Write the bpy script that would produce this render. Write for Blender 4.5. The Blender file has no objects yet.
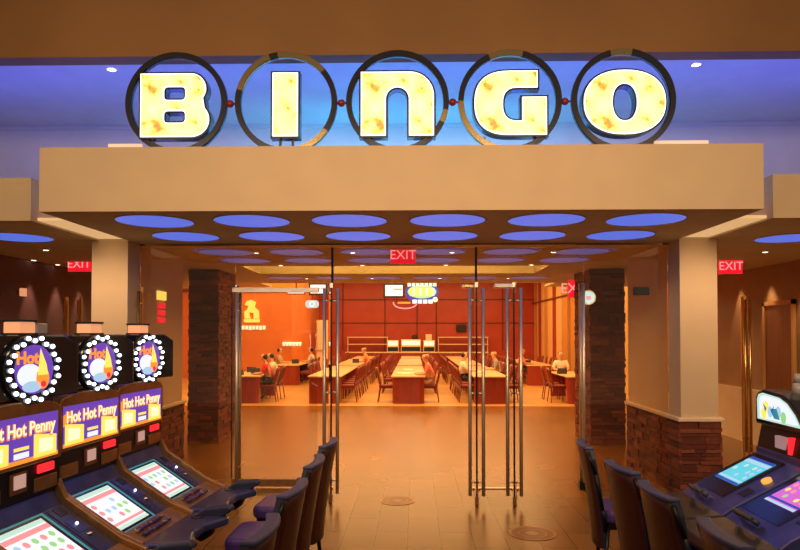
import bpy, bmesh, math, random
from mathutils import Vector, Matrix
random.seed(7)
R = math.radians
S = bpy.context.scene
COL = S.collection

# ---------------------------------------------------------------- camera
FP = 660.0
cam_d = bpy.data.cameras.new('camera'); cam = bpy.data.objects.new('camera', cam_d)
COL.objects.link(cam); S.camera = cam
cam_d.sensor_fit = 'HORIZONTAL'; cam_d.sensor_width = 36.0
cam_d.lens = FP * 36.0 / 800.0
PITCH = 1.2
cam.location = (0, 0, 1.93)
cam.rotation_euler = (R(90 + PITCH), 0, R(1.2))
cam_d.shift_y = (58.0 - FP * math.tan(R(PITCH))) / 800.0
cam_d.clip_start = 0.05; cam_d.clip_end = 200
HZ = 1.93

# ---------------------------------------------------------------- world, exposure
S.view_settings.view_transform = 'Standard'
try: S.view_settings.look = 'None'
except Exception: pass
S.view_settings.gamma = 1.0
S.view_settings.use_curve_mapping = False
S.view_settings.exposure = 0.0
w = bpy.data.worlds.new('world'); S.world = w; w.use_nodes = True
bg = w.node_tree.nodes['Background']
bg.inputs[0].default_value = (0.36, 0.24, 0.13, 1); bg.inputs[1].default_value = 0.55

def area(name, loc, rot, sx, sy, energy, color, spread=180):
    l = bpy.data.lights.new(name, 'AREA'); l.shape = 'RECTANGLE'; l.size = sx; l.size_y = sy
    l.energy = energy; l.color = color; l.spread = R(spread)
    o = bpy.data.objects.new(name, l); o.location = loc; o.rotation_euler = [R(a) for a in rot]
    COL.objects.link(o); return o
def spot(name, loc, rot, energy, color, ang=60, blend=.6, size=.04):
    l = bpy.data.lights.new(name, 'SPOT'); l.energy = energy; l.color = color
    l.spot_size = R(ang); l.spot_blend = blend; l.shadow_soft_size = size
    o = bpy.data.objects.new(name, l); o.location = loc; o.rotation_euler = [R(a) for a in rot]
    COL.objects.link(o); return o

WARM = (1.0, .66, .36); AMB = (1.0, .52, .16)
area('casino_ceiling_light', (0, .7, 4.35), (76, 0, 0), 9, .7, 150, (1, .69, .40), 110)
area('entry_down_light', (0, 4.6, 4.6), (0, 0, 0), 4, 1.6, 20, (1, .50, .20), 120)
area('blue_cove_light', (0, 7.6, 3.75), (180, 0, 0), 13, 1.0, 100, (.085, .13, 1.0))
area('cyan_cove_light', (0, 8.7, 3.6), (100, 0, 0), 4.2, .25, 50, (.03, .55, 1.0))
for ly, le in ((9.15, 85), (10.85, 110), (13.5, 130)):
    for lx in (-2.2, -.85, .53, 1.93):
        spot('lobby_spot', (lx, ly, 3.03), (0, 0, 0), le * 1.15, (1, .47, .11), 125, 1.0, .05)
area('hall_front_light', (-1.5, 19, 4.95), (0, 0, 0), 14, 6, 1450, (1, .55, .19))
area('hall_rear_light', (-1.5, 29, 4.95), (0, 0, 0), 14, 8, 1450, (1, .55, .19))
area('left_bay_light', (-4.6, 7.6, 2.88), (0, 0, 0), 1.0, 2.0, 14, (1, .62, .34))
area('right_bay_light', (4.6, 7.8, 2.88), (0, 0, 0), 1.0, 2.0, 26, (1, .58, .28))

# ---------------------------------------------------------------- materials
def mat(name, col, rough=.5, metal=0, emit=None, es=0, spec=None, coat=0):
    m = bpy.data.materials.new(name); m.use_nodes = True
    b = m.node_tree.nodes['Principled BSDF']
    b.inputs['Base Color'].default_value = (*col, 1); b.inputs['Roughness'].default_value = rough
    b.inputs['Metallic'].default_value = metal
    if emit: b.inputs['Emission Color'].default_value = (*emit, 1); b.inputs['Emission Strength'].default_value = es
    if spec is not None: b.inputs['Specular IOR Level'].default_value = spec
    if coat: b.inputs['Coat Weight'].default_value = coat; b.inputs['Coat Roughness'].default_value = .1
    return m
def noisy(m, c1, c2, scale=8, detail=4, stretch=(1, 1, 1), coords='Object', bump=0):
    nt = m.node_tree; b = nt.nodes['Principled BSDF']
    tc = nt.nodes.new('ShaderNodeTexCoord'); mp = nt.nodes.new('ShaderNodeMapping')
    mp.inputs['Scale'].default_value = stretch
    n = nt.nodes.new('ShaderNodeTexNoise'); n.inputs['Scale'].default_value = scale; n.inputs['Detail'].default_value = detail
    r = nt.nodes.new('ShaderNodeValToRGB'); r.color_ramp.elements[0].position = .3; r.color_ramp.elements[1].position = .7
    r.color_ramp.elements[0].color = (*c1, 1); r.color_ramp.elements[1].color = (*c2, 1)
    nt.links.new(tc.outputs[coords], mp.inputs[0]); nt.links.new(mp.outputs[0], n.inputs[0])
    nt.links.new(n.outputs[0], r.inputs[0]); nt.links.new(r.outputs[0], b.inputs['Base Color'])
    if bump:
        bp = nt.nodes.new('ShaderNodeBump'); bp.inputs['Strength'].default_value = bump
        nt.links.new(n.outputs[0], bp.inputs['Height']); nt.links.new(bp.outputs[0], b.inputs['Normal'])
    return m

M = {}
M['plaster'] = noisy(mat('tan_plaster', (.6, .45, .3), .75), (.60, .44, .28), (.64, .47, .30), 3)
M['soffit'] = noisy(mat('soffit_plaster', (.5, .38, .22), .8), (.60, .53, .37), (.66, .58, .41), 3)
M['bulk'] = noisy(mat('brown_bulkhead', (.4, .22, .1), .7), (.23, .105, .032), (.29, .135, .042), .8)
M['white'] = noisy(mat('recess_paint', (.7, .7, .72), .45), (.66, .66, .70), (.74, .74, .76), 2)
M['cream'] = noisy(mat('cream_trim', (.75, .6, .42), .5), (.72, .58, .40), (.78, .63, .45), 5)
M['blackm'] = mat('black_metal', (.012, .012, .014), .35, .6)
M['black'] = mat('black_plastic', (.012, .012, .016), .28)
M['blackg'] = mat('black_gloss', (.008, .01, .02), .12, coat=.5)
M['steel'] = mat('brushed_steel', (.80, .70, .56), .42, .85)
M['brass'] = mat('brass', (.75, .52, .22), .25, 1)
M['bronze'] = noisy(mat('bronze_panel', (.35, .18, .07), .35, .7), (.30, .15, .06), (.42, .23, .09), 20)
M['ring'] = mat('ring_metal', (.10, .10, .13), .18, 1)
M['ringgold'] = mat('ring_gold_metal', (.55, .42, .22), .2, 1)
M['redball'] = mat('dark_red_enamel', (.25, .01, .015), .3)
M['redlam'] = noisy(mat('cherry_laminate', (.3, .04, .025), .3, coat=.3), (.24, .03, .02), (.32, .05, .03), 2, 4, (6, 6, .6))
M['redwall'] = noisy(mat('red_wall_panel', (.40, .05, .03), .35), (.36, .045, .028), (.43, .06, .033), 1.5)
M['redseam'] = mat('dark_red_seam', (.12, .015, .01), .5)
M['orange'] = noisy(mat('orange_wall', (.75, .22, .04), .6), (.68, .19, .035), (.78, .24, .05), 1.2)
M['amberwood'] = noisy(mat('amber_wood', (.55, .28, .08), .35), (.42, .19, .05), (.62, .34, .11), 3, 5, (9, 9, .5))
M['palewood'] = noisy(mat('pale_wood', (.7, .45, .18), .35), (.62, .38, .14), (.74, .50, .22), 3, 5, (9, 9, .5))
M['tabletop'] = noisy(mat('maple_laminate', (.72, .5, .26), .25), (.68, .46, .23), (.76, .54, .3), 3, 4, (6, .6, 1))
M['purplewall'] = noisy(mat('plum_wall', (.10, .045, .06), .5), (.09, .04, .05), (.12, .055, .06), 2)
M['tanwall'] = noisy(mat('tan_wall', (.32, .18, .09), .5), (.28, .155, .075), (.36, .21, .10), 2)
M['browndoor'] = noisy(mat('brown_door', (.16, .05, .02), .35), (.13, .04, .018), (.2, .065, .025), 2, 5, (8, 8, .5))
M['chairwood'] = noisy(mat('mahogany', (.20, .035, .02), .3), (.16, .028, .016), (.25, .05, .028), 6)
M['chairpad'] = mat('maroon_fabric', (.20, .03, .03), .8)
M['leather'] = noisy(mat('oxblood_leather', (.055, .011, .009), .42), (.042, .008, .006), (.065, .013, .010), 30, bump=.05)
M['purple'] = noisy(mat('purple_vinyl', (.06, .03, .20), .4), (.05, .022, .17), (.08, .04, .25), 20)
M['bluebody'] = noisy(mat('blue_metallic_laminate', (.05, .06, .28), .3, .4, coat=.4), (.04, .045, .22), (.07, .085, .36), 6)
M['slate'] = noisy(mat('slate_blue_plastic', (.05, .06, .17), .25, .3, coat=.3), (.035, .045, .14), (.065, .075, .21), 8)
M['navy'] = mat('navy_pad', (.02, .025, .07), .4)
M['trimblue'] = mat('blue_vinyl_piping', (.045, .055, .16), .45)
M['chrome'] = mat('chrome', (.7, .7, .75), .1, 1)
M['darkgrey'] = mat('dark_grey_plastic', (.05, .05, .055), .5)

def emat(name, col, s=1.0):
    return mat(name, tuple(min(1, c * .5) for c in col), .5, 0, col, s)
M['e_blue'] = emat('blue_disc_glow', (.09, .155, .70), 1.0)
M['e_blue2'] = emat('blue_disc_dim_glow', (.17, .12, .30), .6)
M['e_lamp'] = emat('lamp_glow', (1, .82, .6), 6)
M['e_red'] = emat('exit_red_glow', (1, .01, .03), .9)
M['e_redlet'] = emat('exit_letter_glow', (1, .35, .3), 1.0)
M['e_white'] = emat('white_glow', (.72, .78, .85), 1.1)
M['e_bulb'] = emat('bulb_glow', (.75, .9, 1), 4)
M['e_warmwhite'] = emat('warm_white_glow', (1, .8, .5), 1.2)
M['e_purple'] = emat('purple_glow', (.13, .05, .42), 1)
M['e_orange'] = emat('orange_glow', (1, .30, .03), 1)
M['e_yellow'] = emat('yellow_glow', (1, .72, .12), 1.1)
M['e_pink'] = emat('pink_glow', (.9, .28, .30), 1)
M['e_rbtn'] = emat('red_button_glow', (1, .02, .03), 1.2)
M['e_cyan'] = emat('cyan_glow', (.10, .55, .70), 1)
M['e_teal'] = emat('teal_glow', (.03, .22, .26), 1)
M['e_green'] = emat('green_glow', (.35, .75, .3), .8)
M['e_dblue'] = emat('deep_blue_glow', (.02, .05, .40), 1)
M['e_magenta'] = emat('magenta_glow', (.55, .12, .6), 1)
M['e_amber'] = emat('amber_glow', (1, .45, .08), .9)
M['e_candle'] = emat('lamp_box_amber', (1, .42, .2), .7)
M['e_ltblue'] = emat('pale_blue_glow', (.4, .62, .85), .9)
M['e_mint'] = emat('mint_glow', (.55, .85, .75), .8)
M['e_trough'] = emat('trough_diffuser_glow', (1, .66, .45), .72)
M['e_strip'] = emat('strip_painted_light', (1, .60, .27), .62)  # emission that paints the brightness of the lit ceiling strips
M['frost'] = mat('frosted_grey_plastic', (.35, .33, .36), .3)
M['skin'] = mat('skin', (.62, .34, .22), .55)
M['hairdark'] = mat('dark_hair', (.03, .018, .012), .6)
M['hairlight'] = mat('sandy_hair', (.5, .24, .10), .6)
M['shoe'] = mat('dark_shoe', (.03, .02, .02), .5)
for n, c in dict(c_red=(.62, .02, .03), c_coral=(.80, .16, .13), c_white=(.75, .66, .55), c_grey=(.22, .22, .22),
                 c_orange=(.72, .25, .10), c_pinkpant=(.55, .33, .28), c_dark=(.05, .05, .06), c_tan=(.5, .36, .2)).items():
    M[n] = mat('cloth_' + n[2:], c, .85)
M['paper'] = mat('paper', (.85, .8, .72), .7)

def glass_mat():
    m = bpy.data.materials.new('clear_glass'); m.use_nodes = True; nt = m.node_tree
    nt.nodes.clear()
    o = nt.nodes.new('ShaderNodeOutputMaterial'); mx = nt.nodes.new('ShaderNodeMixShader')
    t = nt.nodes.new('ShaderNodeBsdfTransparent'); t.inputs[0].default_value = (.93, .93, .90, 1)
    g = nt.nodes.new('ShaderNodeBsdfGlossy'); g.inputs['Roughness'].default_value = .0
    f = nt.nodes.new('ShaderNodeFresnel'); f.inputs[0].default_value = 1.6
    nt.links.new(f.outputs[0], mx.inputs[0]); nt.links.new(t.outputs[0], mx.inputs[1]); nt.links.new(g.outputs[0], mx.inputs[2])
    nt.links.new(mx.outputs[0], o.inputs[0]); return m
M['glass'] = glass_mat()

def floor_mat(name, c1, c2, mortar, rough, bw, bh):
    m = bpy.data.materials.new(name); m.use_nodes = True; nt = m.node_tree
    b = nt.nodes['Principled BSDF']; b.inputs['Roughness'].default_value = rough; b.inputs['Specular IOR Level'].default_value = .35
    tc = nt.nodes.new('ShaderNodeTexCoord'); mp = nt.nodes.new('ShaderNodeMapping')
    mp.inputs['Rotation'].default_value = (0, 0, R(90)); mp.inputs['Location'].default_value = (0, .058, 0)
    br = nt.nodes.new('ShaderNodeTexBrick'); br.inputs['Scale'].default_value = 1
    br.inputs['Brick Width'].default_value = bw; br.inputs['Row Height'].default_value = bh
    br.inputs['Mortar Size'].default_value = .004; br.inputs['Mortar Smooth'].default_value = .3
    br.inputs['Color1'].default_value = (*c1, 1); br.inputs['Color2'].default_value = (*c2, 1); br.inputs['Mortar'].default_value = (*mortar, 1)
    n = nt.nodes.new('ShaderNodeTexNoise'); n.inputs['Scale'].default_value = .9; n.inputs['Detail'].default_value = 2
    rr = nt.nodes.new('ShaderNodeMapRange'); rr.inputs['From Min'].default_value = .1; rr.inputs['From Max'].default_value = .9
    rr.inputs['To Min'].default_value = .75; rr.inputs['To Max'].default_value = 1.15
    mx = nt.nodes.new('ShaderNodeVectorMath'); mx.operation = 'SCALE'
    nt.links.new(tc.outputs['Object'], mp.inputs[0]); nt.links.new(mp.outputs[0], br.inputs[0]); nt.links.new(tc.outputs['Object'], n.inputs[0])
    nt.links.new(n.outputs[0], rr.inputs[0]); nt.links.new(br.outputs[0], mx.inputs[0]); nt.links.new(rr.outputs[0], mx.inputs['Scale'])
    nt.links.new(mx.outputs[0], b.inputs['Base Color'])
    pass
    return m
M['floor'] = floor_mat('brown_plank_tile', (.255, .105, .014), (.195, .076, .010), (.04, .015, .004), .27, .92, .305)
M['hallfloor'] = floor_mat('honey_plank_floor', (.66, .36, .12), (.60, .32, .10), (.40, .2, .08), .32, 1.2, .305)

def stone_mat():
    m = bpy.data.materials.new('ledgestone'); m.use_nodes = True; nt = m.node_tree
    b = nt.nodes['Principled BSDF']; b.inputs['Roughness'].default_value = .75
    g = nt.nodes.new('ShaderNodeNewGeometry'); r = nt.nodes.new('ShaderNodeValToRGB')
    e = r.color_ramp.elements; e[0].color = (.085, .015, .009, 1); e[1].color = (.25, .06, .028, 1); e[1].position = 1
    k = r.color_ramp.elements.new(.5); k.color = (.16, .034, .018, 1)
    n = nt.nodes.new('ShaderNodeTexNoise'); n.inputs['Scale'].default_value = 25; n.inputs['Detail'].default_value = 5
    bp = nt.nodes.new('ShaderNodeBump'); bp.inputs['Strength'].default_value = .6; bp.inputs['Distance'].default_value = .02
    tc = nt.nodes.new('ShaderNodeTexCoord'); nt.links.new(tc.outputs['Object'], n.inputs[0])
    nt.links.new(g.outputs['Random Per Island'], r.inputs[0]); nt.links.new(r.outputs[0], b.inputs['Base Color'])
    nt.links.new(n.outputs[0], bp.inputs['Height']); nt.links.new(bp.outputs[0], b.inputs['Normal'])
    return m
M['stone'] = stone_mat()

def letter_face_mat():
    m = bpy.data.materials.new('lit_letter_face'); m.use_nodes = True; nt = m.node_tree
    b = nt.nodes['Principled BSDF']; tc = nt.nodes.new('ShaderNodeTexCoord')
    n = nt.nodes.new('ShaderNodeTexNoise'); n.inputs['Scale'].default_value = 5.5; n.inputs['Detail'].default_value = 4
    r = nt.nodes.new('ShaderNodeValToRGB'); e = r.color_ramp.elements
    e[0].position = .3; e[0].color = (1, .95, .50, 1); e[1].position = .64; e[1].color = (.75, .08, .005, 1)
    k = e.new(.55); k.color = (1, .86, .25, 1); k = e.new(.595); k.color = (1, .5, .05, 1)
    nt.links.new(tc.outputs['Object'], n.inputs[0]); nt.links.new(n.outputs[0], r.inputs[0])
    nt.links.new(r.outputs[0], b.inputs['Emission Color']); b.inputs['Emission Strength'].default_value = 1.25
    b.inputs['Base Color'].default_value = (.6, .5, .2, 1)
    return m
M['letter'] = letter_face_mat()
M['e_rim'] = emat('letter_rim_glow', (1, 1, .82), 1.6)

# ---------------------------------------------------------------- mesh helpers
class MB:
    def __init__(s): s.bm = bmesh.new(); s.mats = []
    def mi(s, m):
        if m is None: return 0
        m = M[m] if isinstance(m, str) else m
        if m not in s.mats: s.mats.append(m)
        return s.mats.index(m)
    def face(s, pts, m=None, smooth=False):
        f = s.bm.faces.new([s.bm.verts.new(p) for p in pts]); f.material_index = s.mi(m); f.smooth = smooth; return s
    def box(s, x0, x1, y0, y1, z0, z1, m=None, mx=None):
        k = s.mi(m)
        vs = [Vector((x, y, z)) for x in (x0, x1) for y in (y0, y1) for z in (z0, z1)]
        if mx: vs = [mx @ v for v in vs]
        v = [s.bm.verts.new(p) for p in vs]
        for q in ((0, 1, 3, 2), (4, 6, 7, 5), (0, 4, 5, 1), (2, 3, 7, 6), (0, 2, 6, 4), (1, 5, 7, 3)):
            f = s.bm.faces.new([v[i] for i in q]); f.material_index = k
        return s
    def prism(s, poly, y0, y1, m=None, axis='y', smooth=False):
        """poly in the plane across the axis, extruded along it"""
        k = s.mi(m)
        def P(a, b, t): return {'y': (a, t, b), 'x': (t, a, b), 'z': (a, b, t)}[axis]
        A = [s.bm.verts.new(P(a, b, y0)) for a, b in poly]; B = [s.bm.verts.new(P(a, b, y1)) for a, b in poly]
        n = len(poly)
        f = s.bm.faces.new(A); f.material_index = k
        f = s.bm.faces.new(B[::-1]); f.material_index = k
        for i in range(n):
            f = s.bm.faces.new([A[i], B[i], B[(i + 1) % n], A[(i + 1) % n]]); f.material_index = k; f.smooth = smooth
        return s
    def cyl(s, p0, p1, r0, r1=None, n=16, m=None, caps=True):
        r1 = r0 if r1 is None else r1; k = s.mi(m)
        p0 = Vector(p0); p1 = Vector(p1); d = (p1 - p0).normalized()
        u = d.orthogonal().normalized(); w = d.cross(u)
        A = []; B = []
        for i in range(n):
            a = 2 * math.pi * i / n; o = u * math.cos(a) + w * math.sin(a)
            A.append(s.bm.verts.new(p0 + o * r0)); B.append(s.bm.verts.new(p1 + o * r1))
        for i in range(n):
            f = s.bm.faces.new([A[i], A[(i + 1) % n], B[(i + 1) % n], B[i]]); f.material_index = k; f.smooth = True
        if caps:
            f = s.bm.faces.new(A[::-1]); f.material_index = k; f = s.bm.faces.new(B); f.material_index = k
        return s
    def tube(s, pts, r, n=8, m=None):
        for a, b in zip(pts, pts[1:]): s.cyl(a, b, r, n=n, m=m)
        return s
    def sphere(s, c, r, m=None, n=12, sc=(1, 1, 1)):
        k = s.mi(m); mx = Matrix.Translation(c) @ Matrix.Diagonal((*[r * q for q in sc], 1))
        g = bmesh.ops.create_uvsphere(s.bm, u_segments=n, v_segments=max(6, n // 2), radius=1, matrix=mx)
        for v in g['verts']:
            for f in v.link_faces: f.material_index = k; f.smooth = True
        return s
    def ringy(s, c, ro, ri, y0, y1, n=64, m=None, mfun=None):
        """flat band ring in the xz plane"""
        k = s.mi(m); L = []
        for i in range(n):
            a = 2 * math.pi * i / n; ca, sa = math.cos(a), math.sin(a)
            L.append([s.bm.verts.new((c[0] + r * ca, y, c[1] + r * sa)) for r, y in ((ro, y0), (ro, y1), (ri, y1), (ri, y0))])
        for i in range(n):
            a = L[i]; b = L[(i + 1) % n]
            for j in range(4):
                f = s.bm.faces.new([a[j], b[j], b[(j + 1) % 4], a[(j + 1) % 4]]); f.smooth = j in (0, 2)
                f.material_index = s.mi(mfun(i / n)) if mfun else k
        return s
    def build(s, name, m=None, parent=None, bevel=0, loc=None, smooth=False, seg=2):
        bmesh.ops.recalc_face_normals(s.bm, faces=s.bm.faces)
        me = bpy.data.meshes.new(name); s.bm.to_mesh(me); s.bm.free()
        if s.mats and m is None:
            for q in s.mats: me.materials.append(q)
        else:
            me.materials.append(M[m] if isinstance(m, str) else m)
        if smooth:
            for p in me.polygons: p.use_smooth = True
        o = bpy.data.objects.new(name, me); COL.objects.link(o)
        if parent: o.parent = parent
        if loc: o.location = loc
        if bevel:
            b = o.modifiers.new('bevel', 'BEVEL'); b.width = bevel; b.segments = seg; b.limit_method = 'ANGLE'; b.angle_limit = R(40)
        return o

def empty(name, loc=(0, 0, 0), rz=0):
    o = bpy.data.objects.new(name, None); COL.objects.link(o); o.location = loc; o.rotation_euler = (0, 0, rz)
    o.empty_display_size = .1; return o
def tag(o, label, cat, group=None, kind=None):
    o['label'] = label; o['category'] = cat
    if group: o['group'] = group
    if kind: o['kind'] = kind
    return o
def struct(o): o['kind'] = 'structure'; return o
def copy_tree(o, parent=None):
    c = o.copy(); COL.objects.link(c)
    if parent: c.parent = parent; c.matrix_parent_inverse = o.matrix_parent_inverse
    for ch in [q for q in o.children]: copy_tree(ch, c)
    return c
def sbox(name, x0, x1, y0, y1, z0, z1, m, parent=None, bevel=0):
    o = MB().box(x0, x1, y0, y1, z0, z1).build(name, m, parent, bevel)
    if parent is None: struct(o)
    return o

def curve_mesh(name, loops, depth, m, parent=None, loc=(0, 0, 0), rot=(0, 0, 0)):
    """closed 2-D outlines (holes found by the fill) extruded into a solid mesh"""
    cu = bpy.data.curves.new(name, 'CURVE'); cu.dimensions = '2D'; cu.fill_mode = 'BOTH'; cu.extrude = depth / 2
    for L in loops:
        sp = cu.splines.new('POLY'); sp.points.add(len(L) - 1)
        for p, (x, y) in zip(sp.points, L): p.co = (x, y, 0, 1)
        sp.use_cyclic_u = True
    t = bpy.data.objects.new('tmp', cu); COL.objects.link(t)
    dg = bpy.context.evaluated_depsgraph_get(); dg.update()
    me = bpy.data.meshes.new_from_object(t.evaluated_get(dg)); bpy.data.objects.remove(t); bpy.data.curves.remove(cu)
    me.name = name; me.materials.clear(); me.materials.append(M[m] if isinstance(m, str) else m)
    o = bpy.data.objects.new(name, me); COL.objects.link(o)
    if parent: o.parent = parent
    o.location = loc; o.rotation_euler = rot
    return o
def text_mesh(name, s, size, m, parent=None, loc=(0, 0, 0), rot=(R(90), 0, 0), depth=.004, bold=0.0):
    cu = bpy.data.curves.new(name, 'FONT'); cu.body = s; cu.size = size; cu.extrude = depth / 2; cu.offset = bold
    cu.align_x = 'CENTER'; cu.align_y = 'CENTER'; cu.resolution_u = 3
    t = bpy.data.objects.new('tmp', cu); COL.objects.link(t)
    dg = bpy.context.evaluated_depsgraph_get(); dg.update()
    me = bpy.data.meshes.new_from_object(t.evaluated_get(dg)); bpy.data.objects.remove(t); bpy.data.curves.remove(cu)
    me.name = name; me.materials.clear(); me.materials.append(M[m] if isinstance(m, str) else m)
    o = bpy.data.objects.new(name, me); COL.objects.link(o)
    if parent: o.parent = parent
    o.location = loc; o.rotation_euler = rot
    return o
def arc(cx, cy, rx, ry, a0, a1, n=12):
    return [(cx + rx * math.cos(R(a0 + (a1 - a0) * i / n)), cy + ry * math.sin(R(a0 + (a1 - a0) * i / n))) for i in range(n + 1)]
def rrect(x0, y0, x1, y1, r, n=5):
    return arc(x1 - r, y1 - r, r, r, 0, 90, n) + arc(x0 + r, y1 - r, r, r, 90, 180, n) + arc(x0 + r, y0 + r, r, r, 180, 270, n) + arc(x1 - r, y0 + r, r, r, 270, 360, n)

# ================================================================ THE SETTING
ZS = 3.05; ZB = 2.93; XS = 3.42; XW = 5.9; ZB = 3.05; BX = 3.82
XL, XR = -3.46, 3.16
CY, SYW = math.cos(R(1.2)), math.sin(R(1.2))
def xw(px, y):
    t = (px - 400) / FP; return (t * y * CY - y * SYW) / (CY + t * SYW)
def xsd(sx): return XL if sx < 0 else XR
GY = 8.25
sbox('floor', -16, 16, -1.5, 17.5, -.1, 0, 'floor')
sbox('floor_hall', -16, 16, 17.5, 38, -.1, 0, 'hallfloor')

# main canopy: fascia upstand with a soffit slab behind it, a lit slot cut across it further in
sbox('wall_canopy_fascia', XL, XR, 6.0, 6.12, ZS, 3.645, 'plaster')
sbox('ceiling_canopy_front', XL, XR, 6.12, 11.0, ZS, 3.30, 'soffit')
sbox('ceiling_canopy_rear', XL, XR, 12.4, 14.8, ZS, 3.30, 'soffit')
sbox('ceiling_canopy_side', XL, -2.9, 11.0, 12.4, ZS, 3.30, 'soffit')
sbox('ceiling_canopy_side_right', 2.25, XR, 11.0, 12.4, ZS, 3.30, 'soffit')
sbox('ceiling_slot', XL, XR, 10.9, 12.5, 3.5, 3.6, 'cream')
sbox('wall_slot_front', XL, XR, 10.9, 11.0, 3.30, 3.5, 'cream'); sbox('wall_slot_rear', XL, XR, 12.4, 12.5, 3.30, 3.5, 'cream')
area('slot_cove_light', (-.35, 11.04, 3.17), (90, 0, 0), 4.9, .2, 48, (1, .50, .09))
sbox('trim_cove_tube', -2.8, 2.1, 11.005, 11.035, 3.15, 3.18, 'e_lamp')
for sx, nm in ((-1, 'left'), (1, 'right')):
    xb = -BX if sx < 0 else 3.50
    a, b = sorted((xb, sx * 9))
    s0, s1 = sorted((xb, xsd(sx)))
    sbox('ceiling_strip_' + nm, s0, s1, 6.6, 7.9, ZS + .02, 3.10, 'e_strip')  # plain ceiling strip, its glow added so it looks brightly lit
    sbox('wall_bay_fascia_' + nm, a, b, 6.48, 6.60, ZB, 3.48, 'plaster')
    sbox('ceiling_bay_' + nm, a, b, 6.60, 7.9, ZB, 3.1, 'soffit')
    a, b = sorted((xsd(sx), sx * 9)); sbox('ceiling_corridor_' + nm, a, b, 7.9, 16, ZB, 3.1, 'soffit')
    sbox('wall_bay_return_' + nm, *sorted((xb, xb + sx * .02)), 6.60, 7.9, 3.1, 3.48, 'plaster')
# brown bulkhead over the opening, blue recess behind it
sbox('ceiling_bulkhead', -12, 12, 6.55, 6.75, 4.72, 6.6, 'bulk')
sbox('ceiling_recess', -12, 12, 6.75, 9.8, 5.02, 5.12, 'white')
sbox('wall_recess', -12, 12, 9.7, 9.8, 3.3, 5.02, 'white')
sbox('trim_1', -12, 12, 9.67, 9.7, 4.96, 5.02, 'white')

# columns with return walls: plaster above, ledgestone below a cream cap
def stone_faces(mb, x, y, z0, z1, ln, horiz_axis, nrm, seed):
    """courses of random stones standing proud of a face; face starts at (x, y), runs ln along the axis"""
    rnd = random.Random(seed); z = z0
    while z < z1 - .02:
        h = min(rnd.choice((.045, .055, .07, .09)), z1 - z); u = 0
        while u < ln - .001:
            L = rnd.uniform(.12, .36)
            if ln - u - L < .08: L = ln - u
            d = rnd.uniform(.006, .036)
            g = .003
            if horiz_axis == 'x':
                ya, yb = sorted((y, y + nrm * d)); mb.box(x + u + g, x + u + L - g, ya, yb, z + g, z + h - g)
            else:
                xa, xb = sorted((x, x + nrm * d)); mb.box(xa, xb, y + u + g, y + u + L - g, z + g, z + h - g)
            u += L
        z += h
def stone_body(name, x0, x1, y0, y1, z0, z1, seed, faces=('f', 'l', 'r', 'b')):
    mb = MB(); mb.box(x0, x1, y0, y1, z0, z1)
    if 'f' in faces: stone_faces(mb, x0 - .02, y0, z0, z1, x1 - x0 + .04, 'x', -1, seed)
    if 'b' in faces: stone_faces(mb, x0 - .02, y1, z0, z1, x1 - x0 + .04, 'x', 1, seed + 1)
    if 'l' in faces: stone_faces(mb, x0, y0 - .02, z0, z1, y1 - y0 + .04, 'y', -1, seed + 2)
    if 'r' in faces: stone_faces(mb, x1, y0 - .02, z0, z1, y1 - y0 + .04, 'y', 1, seed + 3)
    return struct(mb.build(name, 'stone'))
for sx, nm, sd in ((-1, 'left', 1), (1, 'right', 11)):
    xi = xsd(sx); xo = xi + sx * .44
    a, b = sorted((xi, xo))
    sbox('wall_column_' + nm, a, b, 7.9, 9.80, .93, ZB - .001, 'plaster')
    sbox('trim_cap_' + nm, a - .05, b + .05, 7.85, 9.85, .885, .93, 'cream', bevel=.008)
    stone_body('wall_stone_base_' + nm, a - .005, b + .005, 7.895, 9.805, 0, .885, sd)
    # outer corridor wall of the bay
    w0, w1 = sorted((sx * XW, sx * (XW + .15)))
    sbox('wall_corridor_' + nm, w0, w1, 7.0, 14.0, 0, ZB, 'purplewall' if sx < 0 else 'tanwall')
    w0, w1 = sorted((sx * (XW + .15), sx * 9))
    sbox('wall_bay_front_' + nm, w0, w1, 7.0, 7.15, 0, ZB, 'tanwall')
    # inner stone pier
    p0, p1 = (-3.94, -3.45) if sx < 0 else (3.08, 3.64)
    stone_body('wall_stone_pier_' + nm, p0, p1, 11.55, 12.6, 0, ZB - .002, sd + 30)
sbox('baseboard_right', 5.86, 5.9, 7.0, 14, 0, .95, 'cream')

# hall shell
sbox('ceiling_hall', -16, 16, 14.8, 38, 5.0, 5.1, 'soffit')
sbox('wall_lobby_upper', -16, 16, 14.7, 14.8, 3.31, 5.0, 'orange')
sbox('wall_back', -5.2, 8, 36.0, 36.2, 0, 5.0, 'redwall')
sbox('wall_orange', -14, -5.2, 28.0, 28.2, 0, 5.0, 'orange')
sbox('wall_orange_return', -5.35, -5.2, 28.2, 36.0, 0, 5.0, 'orange')
sbox('wall_left', -14.2, -14, 14.8, 28, 0, 5, 'orange')
sbox('trim_2', -14, -5.2, 27.94, 28, 3.68, 3.8, 'browndoor')
for i, z in enumerate((2.45, 3.72)):
    sbox('trim_%d' % (3 + i), -5.2, 6.6, 35.95, 36, z, z + .05, 'redseam')
for i, x in enumerate((-3.9, -1.6, 0.15, 1.2, 3.2, 4.8)):
    sbox('trim_%d' % (5 + i), x, x + .05, 35.95, 36, 1, 4.9, 'redseam')
# right hall wall of vertical wood boards
wr = MB(); y = 15.0; k = 0; rnd = random.Random(3)
while y < 36:
    L = rnd.choice((.35, .5, .8, 1.1)); d = rnd.choice((0, .06, .12))
    wr.box(6.6 - d, 6.9, y, min(36, y + L) - .015, 0, 5, ('amberwood', 'palewood', 'amberwood', 'palewood', 'redlam')[rnd.randrange(5)])
    y += L
struct(wr.build('wall_right'))
sbox('trim_20', 6.42, 6.48, 15, 36, 3.5, 3.56, 'redseam')

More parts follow.
